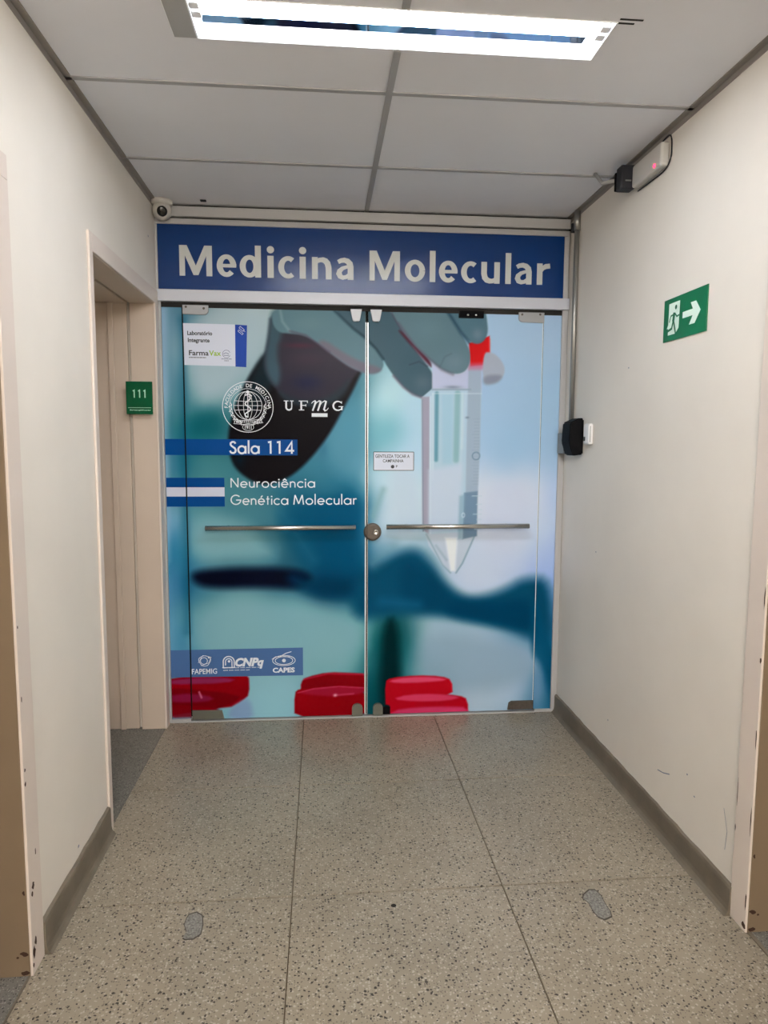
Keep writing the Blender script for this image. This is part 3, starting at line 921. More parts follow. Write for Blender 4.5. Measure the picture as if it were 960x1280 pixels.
# graduated label near the bottom of the tube
fill([(0.756,1.2269),(0.8299,1.2354),(0.8302,0.9926),(0.7515,0.9758)], (116,142,164), .006, .9, 0)
fill([(0.7302,1.2097),(0.7605,1.2183),(0.7515,0.9758),(0.7252,0.976)], (146,178,194), .010, .7, 0)
for py, x0 in ((620,584),(631,590),(638,592),(644,586),(651,591),(657,590),(664,588)):
    line([(.7836 + (x0 - 580) * .0041, 1.222 - (py - 617) * .0041), (.853, 1.222 - (py - 617) * .0041)], .0045, (196,214,224), .003, .9)
LAYERS.append(('ringline', [(0.7537,1.1061)][0] + (.008, .011), (210,224,232), .004, .95, .004))
LAYERS.append(('ringline', [(0.8176,1.4239)][0] + (.020, .020), (96,124,146), .004, .8, .005))
glow([(0.7664,1.6268)][0], .012, .006, (110,124,146), .8)
# red screw cap
fill([(0.7681,2.014),(0.8784,2.0531),(0.8815,1.9041),(0.7788,1.8944)], (206,34,36), .005, 1, 0)
fill([(0.7657,1.9066),(0.8812,1.9166),(0.8562,1.8788),(0.7705,1.8776)], (206,120,150), .014, .7, 0)
line([(0.8787,2.0366),(0.8815,1.9041)], .008, (236,90,84), .006, .6)
# third and fourth fingers, thumb tip
fill([(0.8459,1.9658),(0.8844,1.9706),(0.9235,1.9505),(0.959,1.9053),(0.9643,1.8637),(0.9435,1.8258),(0.9008,1.8044),(0.8448,1.8037)], (176,184,196), .007)
fill([(0.8483,1.8454),(0.917,1.8547),(0.956,1.8469),(0.9266,1.8089),(0.8493,1.7954)], (130,136,152), .014, .7)
fill([(0.3494,2.1893),(0.3873,2.1173),(0.438,2.0451),(0.4889,1.9887),(0.5571,1.9282),(0.617,1.8796),(0.6855,1.8516),(0.7451,1.8607),(0.7743,1.9026),(0.7776,1.9606),(0.7596,2.0098),(0.716,2.0747),(0.6726,2.1393),(0.638,2.1956)], (106,132,140), .006)
glow([(0.693,1.9179)][0], .06, .05, (122,142,152), .8)
glow([(0.551,2.088)][0], .08, .06, (112,140,148), .6)
line([(0.3957,2.1094),(0.4889,1.9887),(0.5656,1.9243),(0.6256,1.8756),(0.6855,1.8516)], .010, (100,90,108), .012, .6)
line([(0.6168,1.892),(0.6416,1.9419),(0.6754,1.9589)], .006, (90,104,118), .008, .5)
fill([(0.6338,2.1955),(0.6726,2.1393),(0.7159,2.0788),(0.7636,2.0263),(0.8109,2.0065),(0.849,2.0237),(0.8695,2.0694),(0.864,2.1268),(0.8497,2.2002)], (94,124,136), .006)
line([(0.6424,2.1876),(0.6812,2.1313),(0.7246,2.0667),(0.768,2.0182)], .012, (34,66,80), .012, .85)
glow([(0.8141,2.0601)][0], .035, .035, (120,142,152), .8)
# floor-level red caps, one behind the other
RED, TOP = (142,4,20), (170,62,96)
fill([(-0.8415,0.2338),(-0.6955,0.2563),(-0.4857,0.2641),(-0.3971,0.2619),(-0.3946,0.1423),(-0.4333,0.1078),(-0.5103,0.0656),(-0.8457,0.0757)], RED, .007, 1, 1)
fill([(-0.8292,0.2291),(-0.6539,0.2464),(-0.461,0.2326),(-0.5078,0.2074),(-0.8298,0.2072)], (146,52,96), .009, .9, 1)
fill([(-0.8429,0.1812),(-0.7388,0.1872),(-0.4455,0.1437),(-0.4631,0.0998),(-0.6075,0.0596),(-0.7001,0.0536),(-0.8469,0.0316)], (116,2,16), .008, .9, 1)
fill([(-0.8314,0.1458),(-0.6976,0.1596),(-0.5724,0.1296),(-0.6234,0.1045),(-0.8323,0.1106)], (140,36,78), .010, .8, 1)
fill([(-0.845,0.1021),(-0.6992,0.089),(-0.5314,0.0662),(-0.6166,0.0244),(-0.8471,0.0227)], (134,0,16), .010, .8, 1)
fill([(-0.5062,0.0566),(-0.4547,0.0995),(-0.3949,0.1245),(-0.3711,-0.0012),(-0.5071,0.0031)], (140,160,200), .02, .7, 1)
line([(-0.6599,0.163),(-0.648,0.1317)], .008, (224,150,180), .006, .8)
fill([(-0.1208,0.206),(-0.0862,0.2318),(0.0258,0.2557),(0.1557,0.2479),(0.2341,0.2415),(0.2344,0.1155),(-0.1213,0.1346)], (134,6,20), .006, 1, 1)
line([(-0.1035,0.2189),(0.0258,0.2468),(0.2341,0.237)], .008, (190,50,80), .007, .8)
fill([(-0.1556,0.1445),(-0.1296,0.1661),(-0.0608,0.1687),(0.0689,0.1741),(0.2343,0.1606),(0.2347,-0.0204),(-0.1568,-0.008)], (146,6,20), .005, 1, 1)
fill([(-0.1384,0.144),(-0.0522,0.1639),(0.0689,0.1741),(0.2343,0.1606),(0.2256,0.1293),(0.0688,0.1157),(-0.061,0.1284)], (160,34,64), .010, .8, 1)
line([(-0.1384,0.144),(-0.0522,0.1639),(0.0862,0.1736),(0.2299,0.1607)], .005, (206,86,116), .005, .8)
line([(0.0601,0.125),(0.1645,0.131)], .006, (206,86,120), .006, .7)
glow([(0.0644,0.1248)][0], .012, .010, (240,180,190), .9)
fill([(0.3349,0.1939),(0.3655,0.2157),(0.5063,0.2256),(0.6483,0.2174),(0.7066,0.1932),(0.7124,0.1019),(0.3402,0.0218)], (180,14,34), .006, 1, 1)
fill([(0.348,0.1981),(0.4623,0.2177),(0.6172,0.2137),(0.6932,0.1935),(0.551,0.1837),(0.3964,0.1833)], (222,88,124), .008, .9, 1)
fill([(0.3618,0.0983),(0.4189,0.1193),(0.5962,0.1189),(0.7482,0.1055),(0.798,0.0812),(0.8001,-0.0383),(0.3625,-0.0245)], (178,12,34), .006, 1, 1)
fill([(0.3706,0.0935),(0.4631,0.1181),(0.6185,0.1183),(0.7663,0.0958),(0.686,0.0753),(0.5078,0.0759)], (218,78,116), .008, .85, 1)
fill([(0.3754,0.0298),(0.5081,0.044),(0.6865,0.0433),(0.7988,0.0353),(0.8001,-0.0383),(0.3625,-0.0245)], (212,80,128), .010, .8, 1)

PRINT_GAIN = np.array([1.04, 1.08, 1.14])     # ink strength of the print, per channel


def blurred_ground():
    """out-of-focus ground of the picture: scattered ink samples spread over a coarse grid and softened"""
    gx, gz = np.arange(-.90, 1.36, .016), np.arange(-.08, 2.26, .016)
    X, Z = np.meshgrid(gx, gz)
    out, tot = np.zeros(X.shape + (3,)), np.zeros(X.shape)
    for bx_, bz, c in BG:
        wgt = 1.0 / ((X - bx_) ** 2 + (Z - bz) ** 2 + .0010) ** 2.4
        out += wgt[..., None] * np.asarray(c, float)
        tot += wgt
    out /= tot[..., None]
    for ax, r in ((1, 2), (0, 3), (1, 2), (0, 3), (1, 2), (0, 3)):
        pad = [(0, 0)] * 3
        pad[ax] = (r, r)
        p = np.pad(out, pad, mode='edge')
        n = out.shape[ax]
        out = sum(np.take(p, np.arange(k, k + n), axis=ax) for k in range(2 * r + 1)) / (2 * r + 1)
    return gx, gz, out


GROUND = blurred_ground()


def paint(X, Z):
    gx, gz, gr = GROUND
    fx, fz = (X - gx[0]) / .016, (Z - gz[0]) / .016
    ix, iz = np.clip(fx.astype(int), 0, len(gx) - 2), np.clip(fz.astype(int), 0, len(gz) - 2)
    fx, fz = (fx - ix)[:, None], (fz - iz)[:, None]
    out = ((gr[iz, ix] * (1 - fx) + gr[iz, ix + 1] * fx) * (1 - fz) + (gr[iz + 1, ix] * (1 - fx) + gr[iz + 1, ix + 1] * fx) * fz)
    return overlay(X, Z, out)


def overlay(X, Z, out):
    for L in LAYERS:
        kind, dat, col, soft, a = L[:5]
        if kind == 'fill':
            r = soft + .002
            sel = (X > dat[:, 0].min() - r) & (X < dat[:, 0].max() + r) & (Z > dat[:, 1].min() - r) & (Z < dat[:, 1].max() + r)
            if not sel.any():
                continue
            x, z = X[sel], Z[sel]
            dd = seg_dist(x, z, dat, True)
            dd = np.where(inside(x, z, dat), dd, -dd)
            m = sstep(dd / (2 * soft) + .5) * a
        elif kind == 'line':
            r = soft + L[5]
            sel = (X > dat[:, 0].min() - r) & (X < dat[:, 0].max() + r) & (Z > dat[:, 1].min() - r) & (Z < dat[:, 1].max() + r)
            if not sel.any():
                continue
            m = sstep((L[5] / 2 - seg_dist(X[sel], Z[sel], dat, False)) / (2 * soft) + .5) * a
        elif kind == 'ringline':
            cx_, cz_, rx, rz = dat
            sel = (abs(X - cx_) < rx * 2) & (abs(Z - cz_) < rz * 2)
            q = np.hypot((X[sel] - cx_) / rx, (Z[sel] - cz_) / rz)
            m = sstep((L[5] / 2 - abs(q - 1) * rx) / (2 * soft) + .5) * a
        else:
            cx_, cz_, rx, rz = dat
            sel = (abs(X - cx_) < rx * 2.5) & (abs(Z - cz_) < rz * 2.5)
            m = np.exp(-(((X[sel] - cx_) / rx) ** 2 + ((Z[sel] - cz_) / rz) ** 2) * 1.4) * a
        out[sel] = out[sel] * (1 - m[:, None]) + np.asarray(col, float) * m[:, None]
    return out


def film_material():
    m = bpy.data.materials.new('printed_film')
    m.use_nodes = True
    nt = m.node_tree
    b = nt.nodes['Principled BSDF']
    at = nt.nodes.new('ShaderNodeAttribute')
    at.attribute_name = 'print'
    nt.links.new(at.outputs['Color'], b.inputs['Base Color'])
    b.inputs['Roughness'].default_value = .25
    b.inputs['Specular IOR Level'].default_value = .03
    return m


FILM = film_material()


def film(x0, x1, z0, z1, y, parent, step=.0042):
    nx, nz = max(2, int(round((x1 - x0) / step))), int(round((z1 - z0) / step))
    gx, gz = np.meshgrid(np.linspace(x0, x1, nx + 1), np.linspace(z0, z1, nz + 1))
    X, Z = gx.ravel(), gz.ravel()
    col = np.clip(lin(np.clip(paint(X, Z), 0, 255)) ** 1.13 * PRINT_GAIN * 0.96, 0, .92)
    off = parent.location
    co = np.stack([X - off.x, np.full(X.shape, y - off.y), Z - off.z], 1)
    idx = np.arange((nx + 1) * (nz + 1)).reshape(nz + 1, nx + 1)
    fc = np.stack([idx[:-1, :-1], idx[:-1, 1:], idx[1:, 1:], idx[1:, :-1]], -1).reshape(-1, 4)
    me = bpy.data.meshes.new('printed_film')
    me.vertices.add(len(co))
    me.vertices.foreach_set('co', co.ravel().astype(np.float32))
    me.loops.add(fc.size)
    me.loops.foreach_set('vertex_index', fc.ravel().astype(np.int32))
    me.polygons.add(len(fc))
    me.polygons.foreach_set('loop_start', np.arange(0, fc.size, 4, dtype=np.int32))
    me.update(calc_edges=True)
    ca = me.color_attributes.new('print', 'FLOAT_COLOR', 'POINT')
    ca.data.foreach_set('color', np.concatenate([col, np.ones((len(col), 1))], 1).ravel().astype(np.float32))
    me.materials.append(FILM)
    o = bpy.data.objects.new('printed_film', me)
    COL.objects.link(o)
    o.parent = parent
    return o


# ------------------------------------------------------------------ glass entrance
YF = D - .0012      # face of the film
YL = D - .0020      # face of vinyl stuck on the film
YM = D - .0028      # lettering on that vinyl
fr = struct('trim_4', (.232, D, 0), 'pale aluminium frame around the glass doors and the blue sign')
box('top_rail', (-.760, 1.288, D - .030, D + .03, 2.600, 2.648), M['alu_grey'], fr, .002)
box('top_gap', (XL, XR, D - .006, D + .03, 2.590, H), M['shadow_gap'], fr)
box('panel_rail', (-.832, 1.290, D - .018, D + .03, 2.566, 2.593), M['alu_grey'], fr, .002)
box('panel_stile', (-.832, -.812, D - .016, D + .03, 2.235, 2.5655), M['alu_grey'], fr, .002)
box('panel_stile', (1.264, 1.290, D - .016, D + .03, 2.235, 2.5655), M['alu_grey'], fr, .002)
box('cross_bar', (-.814, 1.294, D - .034, D + .03, 2.190, 2.248), M['alu'], fr, .003)
box('head_gap', (-.806, 1.266, D - .004, D + .03, 2.165, 2.192), M['shadow_gap'], fr)
box('side_stile', (-.821, -.804, D - .014, D + .03, 0, 2.199), M['alu_grey'], fr, .002)
box('side_stile', (1.264, 1.296, D - .014, D + .03, 0, 2.199), M['alu_grey'], fr, .002)
box('sill', (-.804, -.702, D - .016, D + .03, 0, .019), M['alu_grey'], fr, .002)
box('sill', (1.172, 1.264, D - .012, D + .03, 0, .016), M['alu_grey'], fr, .002)
box('threshold', (-.702, 1.172, D - .018, D + .03, 0, .007), M['alu_grey'], fr, .002)
box('backing', (XL - .2, XR + .2, D + .04, D + .06, -.02, H + .1), M['shadow_gap'], fr)


def glass(x0, x1, z0, z1, parent):
    return box('glass_pane', (x0, x1, D, D + .010, z0, z1), M['glass'], parent, .001)


GL = dict(window_1=(-.803, -.704), door_1=(-.697, .230), door_2=(.236, 1.166), window_2=(1.1675, 1.264))
side_l = struct('window_1', (-.753, D, 0), 'narrow fixed glass side panel left of the double doors, printed teal')
side_r = struct('window_2', (1.218, D, 0), 'narrow fixed glass side panel right of the double doors, printed pale blue')
leaf_l = struct('door_1', (-.697, D, 0), 'left glass door printed with a gloved hand, emblems and white lettering')
leaf_r = struct('door_2', (1.166, D, 0), 'right glass door printed with fingers holding a red capped test tube')
for o, (x0, x1), (f0, f1), z0 in ((side_l, GL['window_1'], (-.803, -.704), .019), (side_r, GL['window_2'], (1.1682, 1.264), .016),
                                  (leaf_l, GL['door_1'], (-.697, .2240), .012), (leaf_r, GL['door_2'], (.2395, 1.1625), .012)):
    zt = 2.168 if o in (side_l, side_r) else 2.177
    glass(x0, x1, z0, zt, o)
    film(f0, f1, z0, zt, YF, o)
box('edge_seal', (.2240, .2300, D - .0015, D + .011, .012, 2.11), M['seal'], leaf_l)
box('edge_seal', (.2360, .2395, D - .0012, D + .011, .012, 2.11), M['steel'], leaf_r)
box('edge_seal', (1.1626, 1.1660, D - .0012, D + .011, .045, 2.13), M['seal'], leaf_r)


# fittings of the leaves
def patch(parent, pts, th, mat, name='patch_fitting', bev=.003):
    mb = MB().prism([(x, D - th, z) for x, z in pts], (0, th + .002, 0))
    if bev:
        es = [e for e in mb.bm.edges if all(abs(v.co.y - (D - th)) < 1e-5 for v in e.verts)]
        bmesh.ops.bevel(mb.bm, geom=es, offset=bev, segments=2, affect='EDGES')
    return mb.build(name, mat, parent)


def screws(parent, spots, th, r=.006):
    for x, z in spots:
        MB().lathe([(0, .002), (r * .7, .002), (r, 0)], (x, D - th, z), (0, -1, 0), 12).build('screw', M['steel_dark'], parent)


p = patch(leaf_l, [(-.697, 2.176), (-.697, 2.132), (-.600, 2.130)] + arc(-.592, 2.152, .022, .022, -80, 0, 5) + [(-.570, 2.176)], .016, M['patchfit'])
screws(p, [(-.680, 2.166), (-.592, 2.160)], .016)
p = patch(leaf_r, [(1.166, 2.176), (1.030, 2.176)] + arc(1.050, 2.148, .020, .022, 180, 270, 5) + [(1.166, 2.124)], .016, M['patchfit'])
screws(p, [(1.046, 2.164), (1.143, 2.166)], .016)
for o, x0, x1 in ((leaf_l, .147, .205), (leaf_r, .250, .308)):
    patch(o, [(x0, 2.172), (x0 + .010, 2.118), (x0 + .016, 2.112), (x1 - .016, 2.112), (x1 - .010, 2.118), (x1, 2.172)], .022, M['patchfit'], 'top_clamp')
p = patch(leaf_r, [(.712, 2.176), (.712, 2.142), (.842, 2.142), (.842, 2.176)], .020, M['black'], 'closer_plate')
MB().lathe([(0, .002), (.005, .002), (.006, 0)], (.757, D - .020, 2.155), (0, -1, 0), 10).build('screw', M['steel'], p)
MB().lathe([(0, .002), (.005, .002), (.006, 0)], (.800, D - .020, 2.155), (0, -1, 0), 10).build('screw', M['steel'], p)
patch(leaf_l, [(-.696, .064), (-.696, .016), (-.53, .016), (-.54, .060)], .014, M['olive'], 'bottom_patch')
patch(leaf_r, [(1.164, .018), (1.164, .066), (1.040, .066), (1.026, .056), (1.020, .018)], .014, M['steel_dark'], 'bottom_patch')
for o, x0, x1 in ((leaf_l, .156, .213), (leaf_r, .270, .323)):
    xm = (x0 + x1) / 2
    patch(o, [(x0, .010)] + [(a, b) for a, b in arc(xm, .052, (x1 - x0) / 2, .026, 180, 0, 8)] + [(x1, .010)], .018, M['olive'], 'bottom_clamp')
patch(leaf_r, [(.323, .012), (.323, .054), (.364, .054), (.364, .012)], .010, M['black'], 'bottom_bolt', .002)


def bar_handle(parent, x0, x1, z):
    h = MB().tube([(x0, D - .058, z), (x1, D - .058, z)], .0135, 16).build('bar_handle', M['steel'], parent)
    for x in (x0 + .11, x1 - .11):
        MB().tube([(x, D - .050, z), (x, D - .001, z)], .009, 12).build('handle_post', M['steel'], h)


bar_handle(leaf_l, -.600, .172, 1.050)
bar_handle(leaf_r, .334, 1.100, 1.052)
lk = MB().lathe([(0, .026), (.036, .026), (.044, .022), (.047, .014), (.047, 0)], (.264, D, 1.020), (0, -1, 0), 40, False).build('lock_disc', M['steel_dark'], leaf_r)
MB().lathe([(0, .004), (.009, .004), (.011, .006), (.013, .005), (.014, 0)], (.279, D - .026, 1.021), (0, -1, 0), 16).build('key_cylinder', M['steel'], lk)
box('lock_seam', (.2325, .2355, D - .0268, D - .024, .978, 1.062), M['shadow_gap'], lk)

# white lettering and coloured bands on the doors
BLUE_X = -.129
for o, x0, x1 in ((side_l, -.803, -.704), (leaf_l, -.697, BLUE_X)):
    Print((0, YL, 0)).rect(x0, x1, 1.424, 1.506).build('blue_band', M['vinyl_blue'], o)
for o, x0, x1 in ((side_l, -.802, -.704), (leaf_l, -.697, -.507)):
    Print((0, YL, 0)).rect(x0, x1, 1.258, 1.307).build('blue_band', M['vinyl_blue'], o)
    Print((0, YL, 0)).rect(x0, x1, 1.210, 1.2575).build('pale_band', M['vinyl_pale'], o)
    Print((0, YL, 0)).rect(x0, x1, 1.157, 1.2095).build('blue_band', M['vinyl_blue'], o)
pr = Print((0, YM, 0))
geo_text(pr, 'Sala', *[q[0] for q in [(-0.4776,1.461),(-0.3243,1.4616)]], 1.432, .064, .145, .12)
geo_text(pr, '114', *[q[0] for q in [(-0.2853,1.4618),(-0.145,1.4624)]], 1.432, .064, .145, .3)
pr.build('room_lettering', M['vinyl_white'], leaf_l)
pr = Print((0, YL, 0))
(xa, za), (xb, _), (xc, zc), (xd, _), (xe, _), (xf_, _) = [(-0.4763,1.2546),(-0.0381,1.2542),(-0.477,1.166),(-0.1787,1.1651),(-0.1536,1.165),(0.1808,1.164)]
geo_text(pr, 'Neurociência', xa, xb, za + .0015, .050, .118, .14)
geo_text(pr, 'Genética', xc, xd, zc, .052, .115, .13)
geo_text(pr, 'Molecular', xe, xf_, zc, .052, .115, .13)
pr.build('department_lettering', M['vinyl_white'], leaf_l)

# university letters: serif capitals and a script m over a bar
pr = Print((0, YL, 0))
(u0, ub), (u1, ut), (f0, _), (f1, _), (m0, _), (m1, _), (g0, _), (g1, _), (b0, bt), (b1, bb) = [(-0.1973,1.6569),(-0.1471,1.7066),(-0.1203,1.6609),(-0.0758,1.6613),(-0.0567,1.6614),(0.0328,1.6622),(0.0539,1.6624),(0.1093,1.6629),(-0.0544,1.6425),(0.0276,1.6242)]
hh = ut - ub
uw = u1 - u0
pr.stroke([(u0 + uw * .24, ut), (u0 + uw * .24, ub + hh * .35)] + arc(u0 + uw * .52, ub + hh * .3, uw * .28, hh * .27, 180, 345, 10) + [(u0 + uw * .81, ub + hh * .4), (u0 + uw * .81, ut)], [.009] * 3 + [.008] * 9 + [.005] * 3)
for a, b in ((0, .48), (.62, 1)):
    pr.stroke([(u0 + uw * a, ut - .002), (u0 + uw * b, ut - .002)], .004)
fw = f1 - f0
pr.stroke([(f0 + fw * .28, ub), (f0 + fw * .28, ut)], .009)
pr.stroke([(f0, ub + .002), (f0 + fw * .62, ub + .002)], .004)
pr.stroke([(f0, ut - .002), (f1, ut - .002), (f1, ut - hh * .24)], .0045)
pr.stroke([(f0 + fw * .28, ub + hh * .52), (f0 + fw * .82, ub + hh * .52)], .0045)
pr.stroke([(f0 + fw * .82, ub + hh * .40), (f0 + fw * .82, ub + hh * .64)], .003)
gw = g1 - g0
pr.stroke(arc(g0 + gw * .5, ub + hh * .5, gw * .43, hh * .46, 40, 330, 24), [.004 + .005 * abs(math.sin(math.pi * k / 24)) for k in range(25)])
pr.stroke([(g0 + gw * .86, ub + hh * .42), (g0 + gw * .86, ub + hh * .06)], .008)
pr.stroke([(g0 + gw * .56, ub + hh * .42), (g1, ub + hh * .42)], .004)
pr.stroke([(g0 + gw * .85, ut - hh * .02), (g0 + gw * .85, ut - hh * .26)], .003)
mw = m1 - m0
my = ub - .002
mh = hh * 1.06
mp = lambda a, b: (m0 + a * mw, my + b * mh)
pr.stroke([mp(.02, .72), mp(.10, .88), mp(.22, .98), mp(.26, .88), mp(.20, .55), mp(.08, .0)], [.003, .004, .006, .009, .009, .008])
pr.stroke([mp(.20, .50), mp(.32, .82), mp(.46, .98), mp(.54, .92), mp(.50, .6), mp(.38, .0)], [.003, .004, .006, .009, .009, .008])
pr.stroke([mp(.50, .50), mp(.62, .82), mp(.78, .98), mp(.86, .90), mp(.80, .5), mp(.74, .16), mp(.80, .02), mp(.90, .08), mp(1.0, .3)], [.003, .004, .006, .009, .009, .009, .007, .004, .003])
pr.rect(b0, b1, bb, bt)
pr.build('university_lettering', M['vinyl_white'], leaf_l)

# round seal of the medical school
CX, CZ, R = -.381, 1.671, .1285
pr = Print((0, YL, 0))
pr.ring(CX, CZ, R, .0035, 64).ring(CX, CZ, R * .73, .002, 56, R * .73)


def around(s, rad, a_mid, step, size, wide, inward=False):
    n = len(s)
    for k, ch in enumerate(s):
        if ch == ' ':
            continue
        a = math.radians(a_mid - (k - (n - 1) / 2) * step)
        ca, sa = math.cos(a), math.sin(a)

        def xf(p, ca=ca, sa=sa):
            rr = rad + p[1]
            return (CX + ca * rr + sa * p[0], CZ + sa * rr - ca * p[0])
        pr.text(ch, 0, 0, size, None, .012, 0, xf, True)


around('FACULDADE DE MEDICINA', R * .785, 90, 9.0, .0255, 0)
for k in (-.62, -.28, .28, .62):      # globe
    pr.stroke([(CX + k * R * .62 * math.cos(math.radians(q)), CZ + R * .06 + R * .56 * math.sin(math.radians(q))) for q in range(-80, 81, 10)], .0022)
for k in (-.3, 0, .3):
    wd = R * .56 * math.sqrt(1 - k * k)
    pr.stroke([(CX - wd, CZ + R * .06 + k * R * .62), (CX, CZ + R * .06 + k * R * .54), (CX + wd, CZ + R * .06 + k * R * .62)], .0022)
pr.ring(CX, CZ + R * .06, R * .56, .0025, 40)
pr.stroke([(CX, CZ + R * .56), (CX, CZ - R * .42)], .004)
pr.disc(CX, CZ + R * .60, .008, 12)
pr.stroke([(CX + R * (.16 - .04 * k / 24) * math.sin(k * .50 + .4) * (.6 + .4 * k / 24), CZ + R * (.44 - .84 * k / 24)) for k in range(25)], .006)
pr.stroke([(CX - R * .10, CZ + R * .46), (CX + R * .02, CZ + R * .52), (CX + R * .16, CZ + R * .44)], .006)
for s in (-1, 1):                      # laurel sprays
    for k in range(6):
        a = math.radians(-92 + s * (24 + k * 14))
        p0 = (CX + R * .64 * math.cos(a), CZ + R * .64 * math.sin(a))
        for sg, q in ((1, .9), (-1, -.5)):
            b = a + s * 1.15 * q
            pr.stroke([p0, (p0[0] + R * .16 * math.cos(b), p0[1] + R * .16 * math.sin(b))], [.005, .0015])
    pr.stroke([(CX + R * .64 * math.cos(math.radians(-92 + s * q)), CZ + R * .64 * math.sin(math.radians(-92 + s * q))) for q in range(18, 100, 8)], .002)
z0 = CZ - R * .58
pr.stroke([(CX - R * .60, z0 + .010), (CX - R * .2, z0 + .006), (CX + R * .2, z0 + .008), (CX + R * .60, z0 + .016)], .0022)
pr.stroke([(CX - R * .58, z0 - .010), (CX - R * .2, z0 - .014), (CX + R * .2, z0 - .012), (CX + R * .60, z0 - .004)], .0022)
for k in range(15):
    x = CX - R * .54 + k * R * .077
    pr.stroke([(x, z0 - .006), (x + .001, z0 + .005)], .0035)
pr.ring(CX, CZ - R * .80, R * .22, .002, 24, R * .14)
pr.text('1911', CX, CZ - R * .88, .026, R * .26, .02, 0, None, True)
pr.build('round_seal', M['vinyl_white'], leaf_l)

# sponsors' band near the floor
for o, x0, x1 in ((side_l, -.803, -.704), (leaf_l, -.697, -.108)):
    Print((0, YL, 0)).poly([(x0, .247 - (x0 + .8) * .008), (x1, .247 - (x1 + .8) * .008), (x1, .395), (x0, .395)]).build('sponsor_band', M['band_blue'], o)
pr = Print((0, YM, 0))
(fa, fz), (fb, _), (ca_, cz_), (cb_, _), (pa, pz), (pb, _) = [(-0.6953,0.2628),(-0.5636,0.2595),(-0.4683,0.3011),(-0.3162,0.2974),(-0.2699,0.2609),(-0.1525,0.2579)]
pr.text('FAPEMIG', fa, fz, .040, fb - fa, .012)
pr.text('CNPq', ca_, cz_, .060, cb_ - ca_, .05, .25)
pr.text('CAPES', pa, pz, .036, pb - pa, .04)
(ex, ez), (hx, hz), (yx, yz) = [(-0.627,0.3334),(-0.5015,0.3261),(-0.2096,0.3258)]
pr.stroke([(ex + .030 * math.cos(a / 6) * (1 + .12 * math.sin(a / 2)), ez + .028 * math.sin(a / 6)) for a in range(0, 39)], .003)
pr.stroke([(ex - .004 + .018 * math.cos(a / 6), ez + .018 * math.sin(a / 6)) for a in range(0, 39)], .003)
pr.stroke([(ex - .034, ez - .010), (ex - .010, ez + .030), (ex + .034, ez + .020), (ex + .020, ez - .012), (ex - .020, ez - .026)], .002)
pr.disc(ex + .022, ez + .018, .005, 10)
for q, wv in ((.029, .006), (.017, .005)):
    pr.stroke([(hx - q, hz - .032 + (.029 - q))] + arc(hx, hz, q, q, 190, -10, 16) + [(hx + q, hz - .032)], wv)
pr.disc(hx + .002, hz + .002, .007, 10)
pr.stroke([(hx - .034, hz - .032), (hx + .034, hz - .032)], .005)
for k, (l0, l1) in enumerate(((279, 330), (279, 313))):
    (a0, zz), (a1, _) = [(-.697 + (l - 239.2) * .00418, .292 - .013 * k) for l in (l0, l1)]
    n = int((a1 - a0) / .005)
    for j in range(n):
        if j % 6 != 5:
            pr.stroke([(a0 + j * .005, zz), (a0 + j * .005 + .0035, zz)], .004)
for rr in (1, .78):
    pr.stroke([(yx + .060 * rr * math.cos(math.radians(a)), yz + .028 * rr * math.sin(math.radians(a))) for a in range(0, 365, 12)], .0035)
pr.stroke([(yx - .020, yz + .022), (yx + .010, yz + .040), (yx + .040, yz + .048)], .004)
pr.stroke([(yx - .064, yz + .008), (yx - .044, yz + .022), (yx + .030, yz + .020)], .003)
pr.disc(yx, yz, .010, 14)
pr.build('sponsor_marks', M['band_ink'], leaf_l)

# ------------------------------------------------------------------ header sign
hs = thing('header_sign', (.227, D, 2.406), 'wide blue sign with large silver lettering above the glass doors', 'sign')
box('panel', (-.812, 1.2645, D - .010, D + .01, 2.246, 2.567), M['sign_blue'], hs)
TITLE = [[('M',-0.7071,-0.5463),('e',-0.523,-0.4273),('d',-0.4105,-0.3035),('i',-0.2726,-0.2405),('c',-0.2184,-0.1318),('i',-0.1116,-0.0792),('n',-0.0488,0.0508),('a',0.0732,0.1623)],
         [('M',0.244,0.4),('o',0.4249,0.5318),('l',0.5548,0.5844),('e',0.6037,0.7001),('c',0.7187,0.8055),('u',0.825,0.9225),('l',0.9522,0.982),('a',1.0021,1.0931),('r',1.1188,1.1897)]]
for word in TITLE:
    for ch, x0, x1 in word:
        g, wd = bold_glyph(ch)
        pr = Print((0, D - .0112, 0))
        put_glyph(pr, g, x0, 2.3185, (x1 - x0) / wd, .1485, .2)
        pr.build('letter', M['sign_letter'], hs)


# ------------------------------------------------------------------ stuck-on notices
t = thing('laboratory_sticker', (-.54, YF, 1.98), 'white laboratory sticker with a royal blue strip at the top of the left glass door', 'sticker')
pw = Print((0, YL, 0))
pw.poly([(-.698, 2.088), (-.6955, 1.880), (-.4405, 1.877), (-.4395, 2.086)]).build('sheet', M['paper'], t)
Print((0, YL, 0)).poly([(-.4395, 2.0855), (-.4405, 1.875), (-.386, 1.873), (-.379, 2.083)]).build('blue_strip', M['royal'], t)
pr = Print((0, YM, 0))
pr.text('Laboratório', -.678, 2.030, .028, .124, .03).text('Integrante', -.676, 1.995, .028, .108, .03)
pr.text('Farma', -.672, 1.929, .036, .098, .02)
for k in range(16):
    pr.stroke([(-.672 + k * .0054, 1.918), (-.6685 + k * .0054, 1.918)], .005)
pr.build('print', M['ink'], t)['kind'] = 'stuff'
Print((0, YM, 0)).text('Vax', -.572, 1.929, .036, .060, .02).build('green_print', M['ink_green'], t)
pr = Print((0, YM, 0))
pr.stroke(arc(-.485, 1.938, .019, .019, 20, 340, 24), .0022).stroke([(-.500, 1.938), (-.488, 1.944), (-.472, 1.938)], .003)
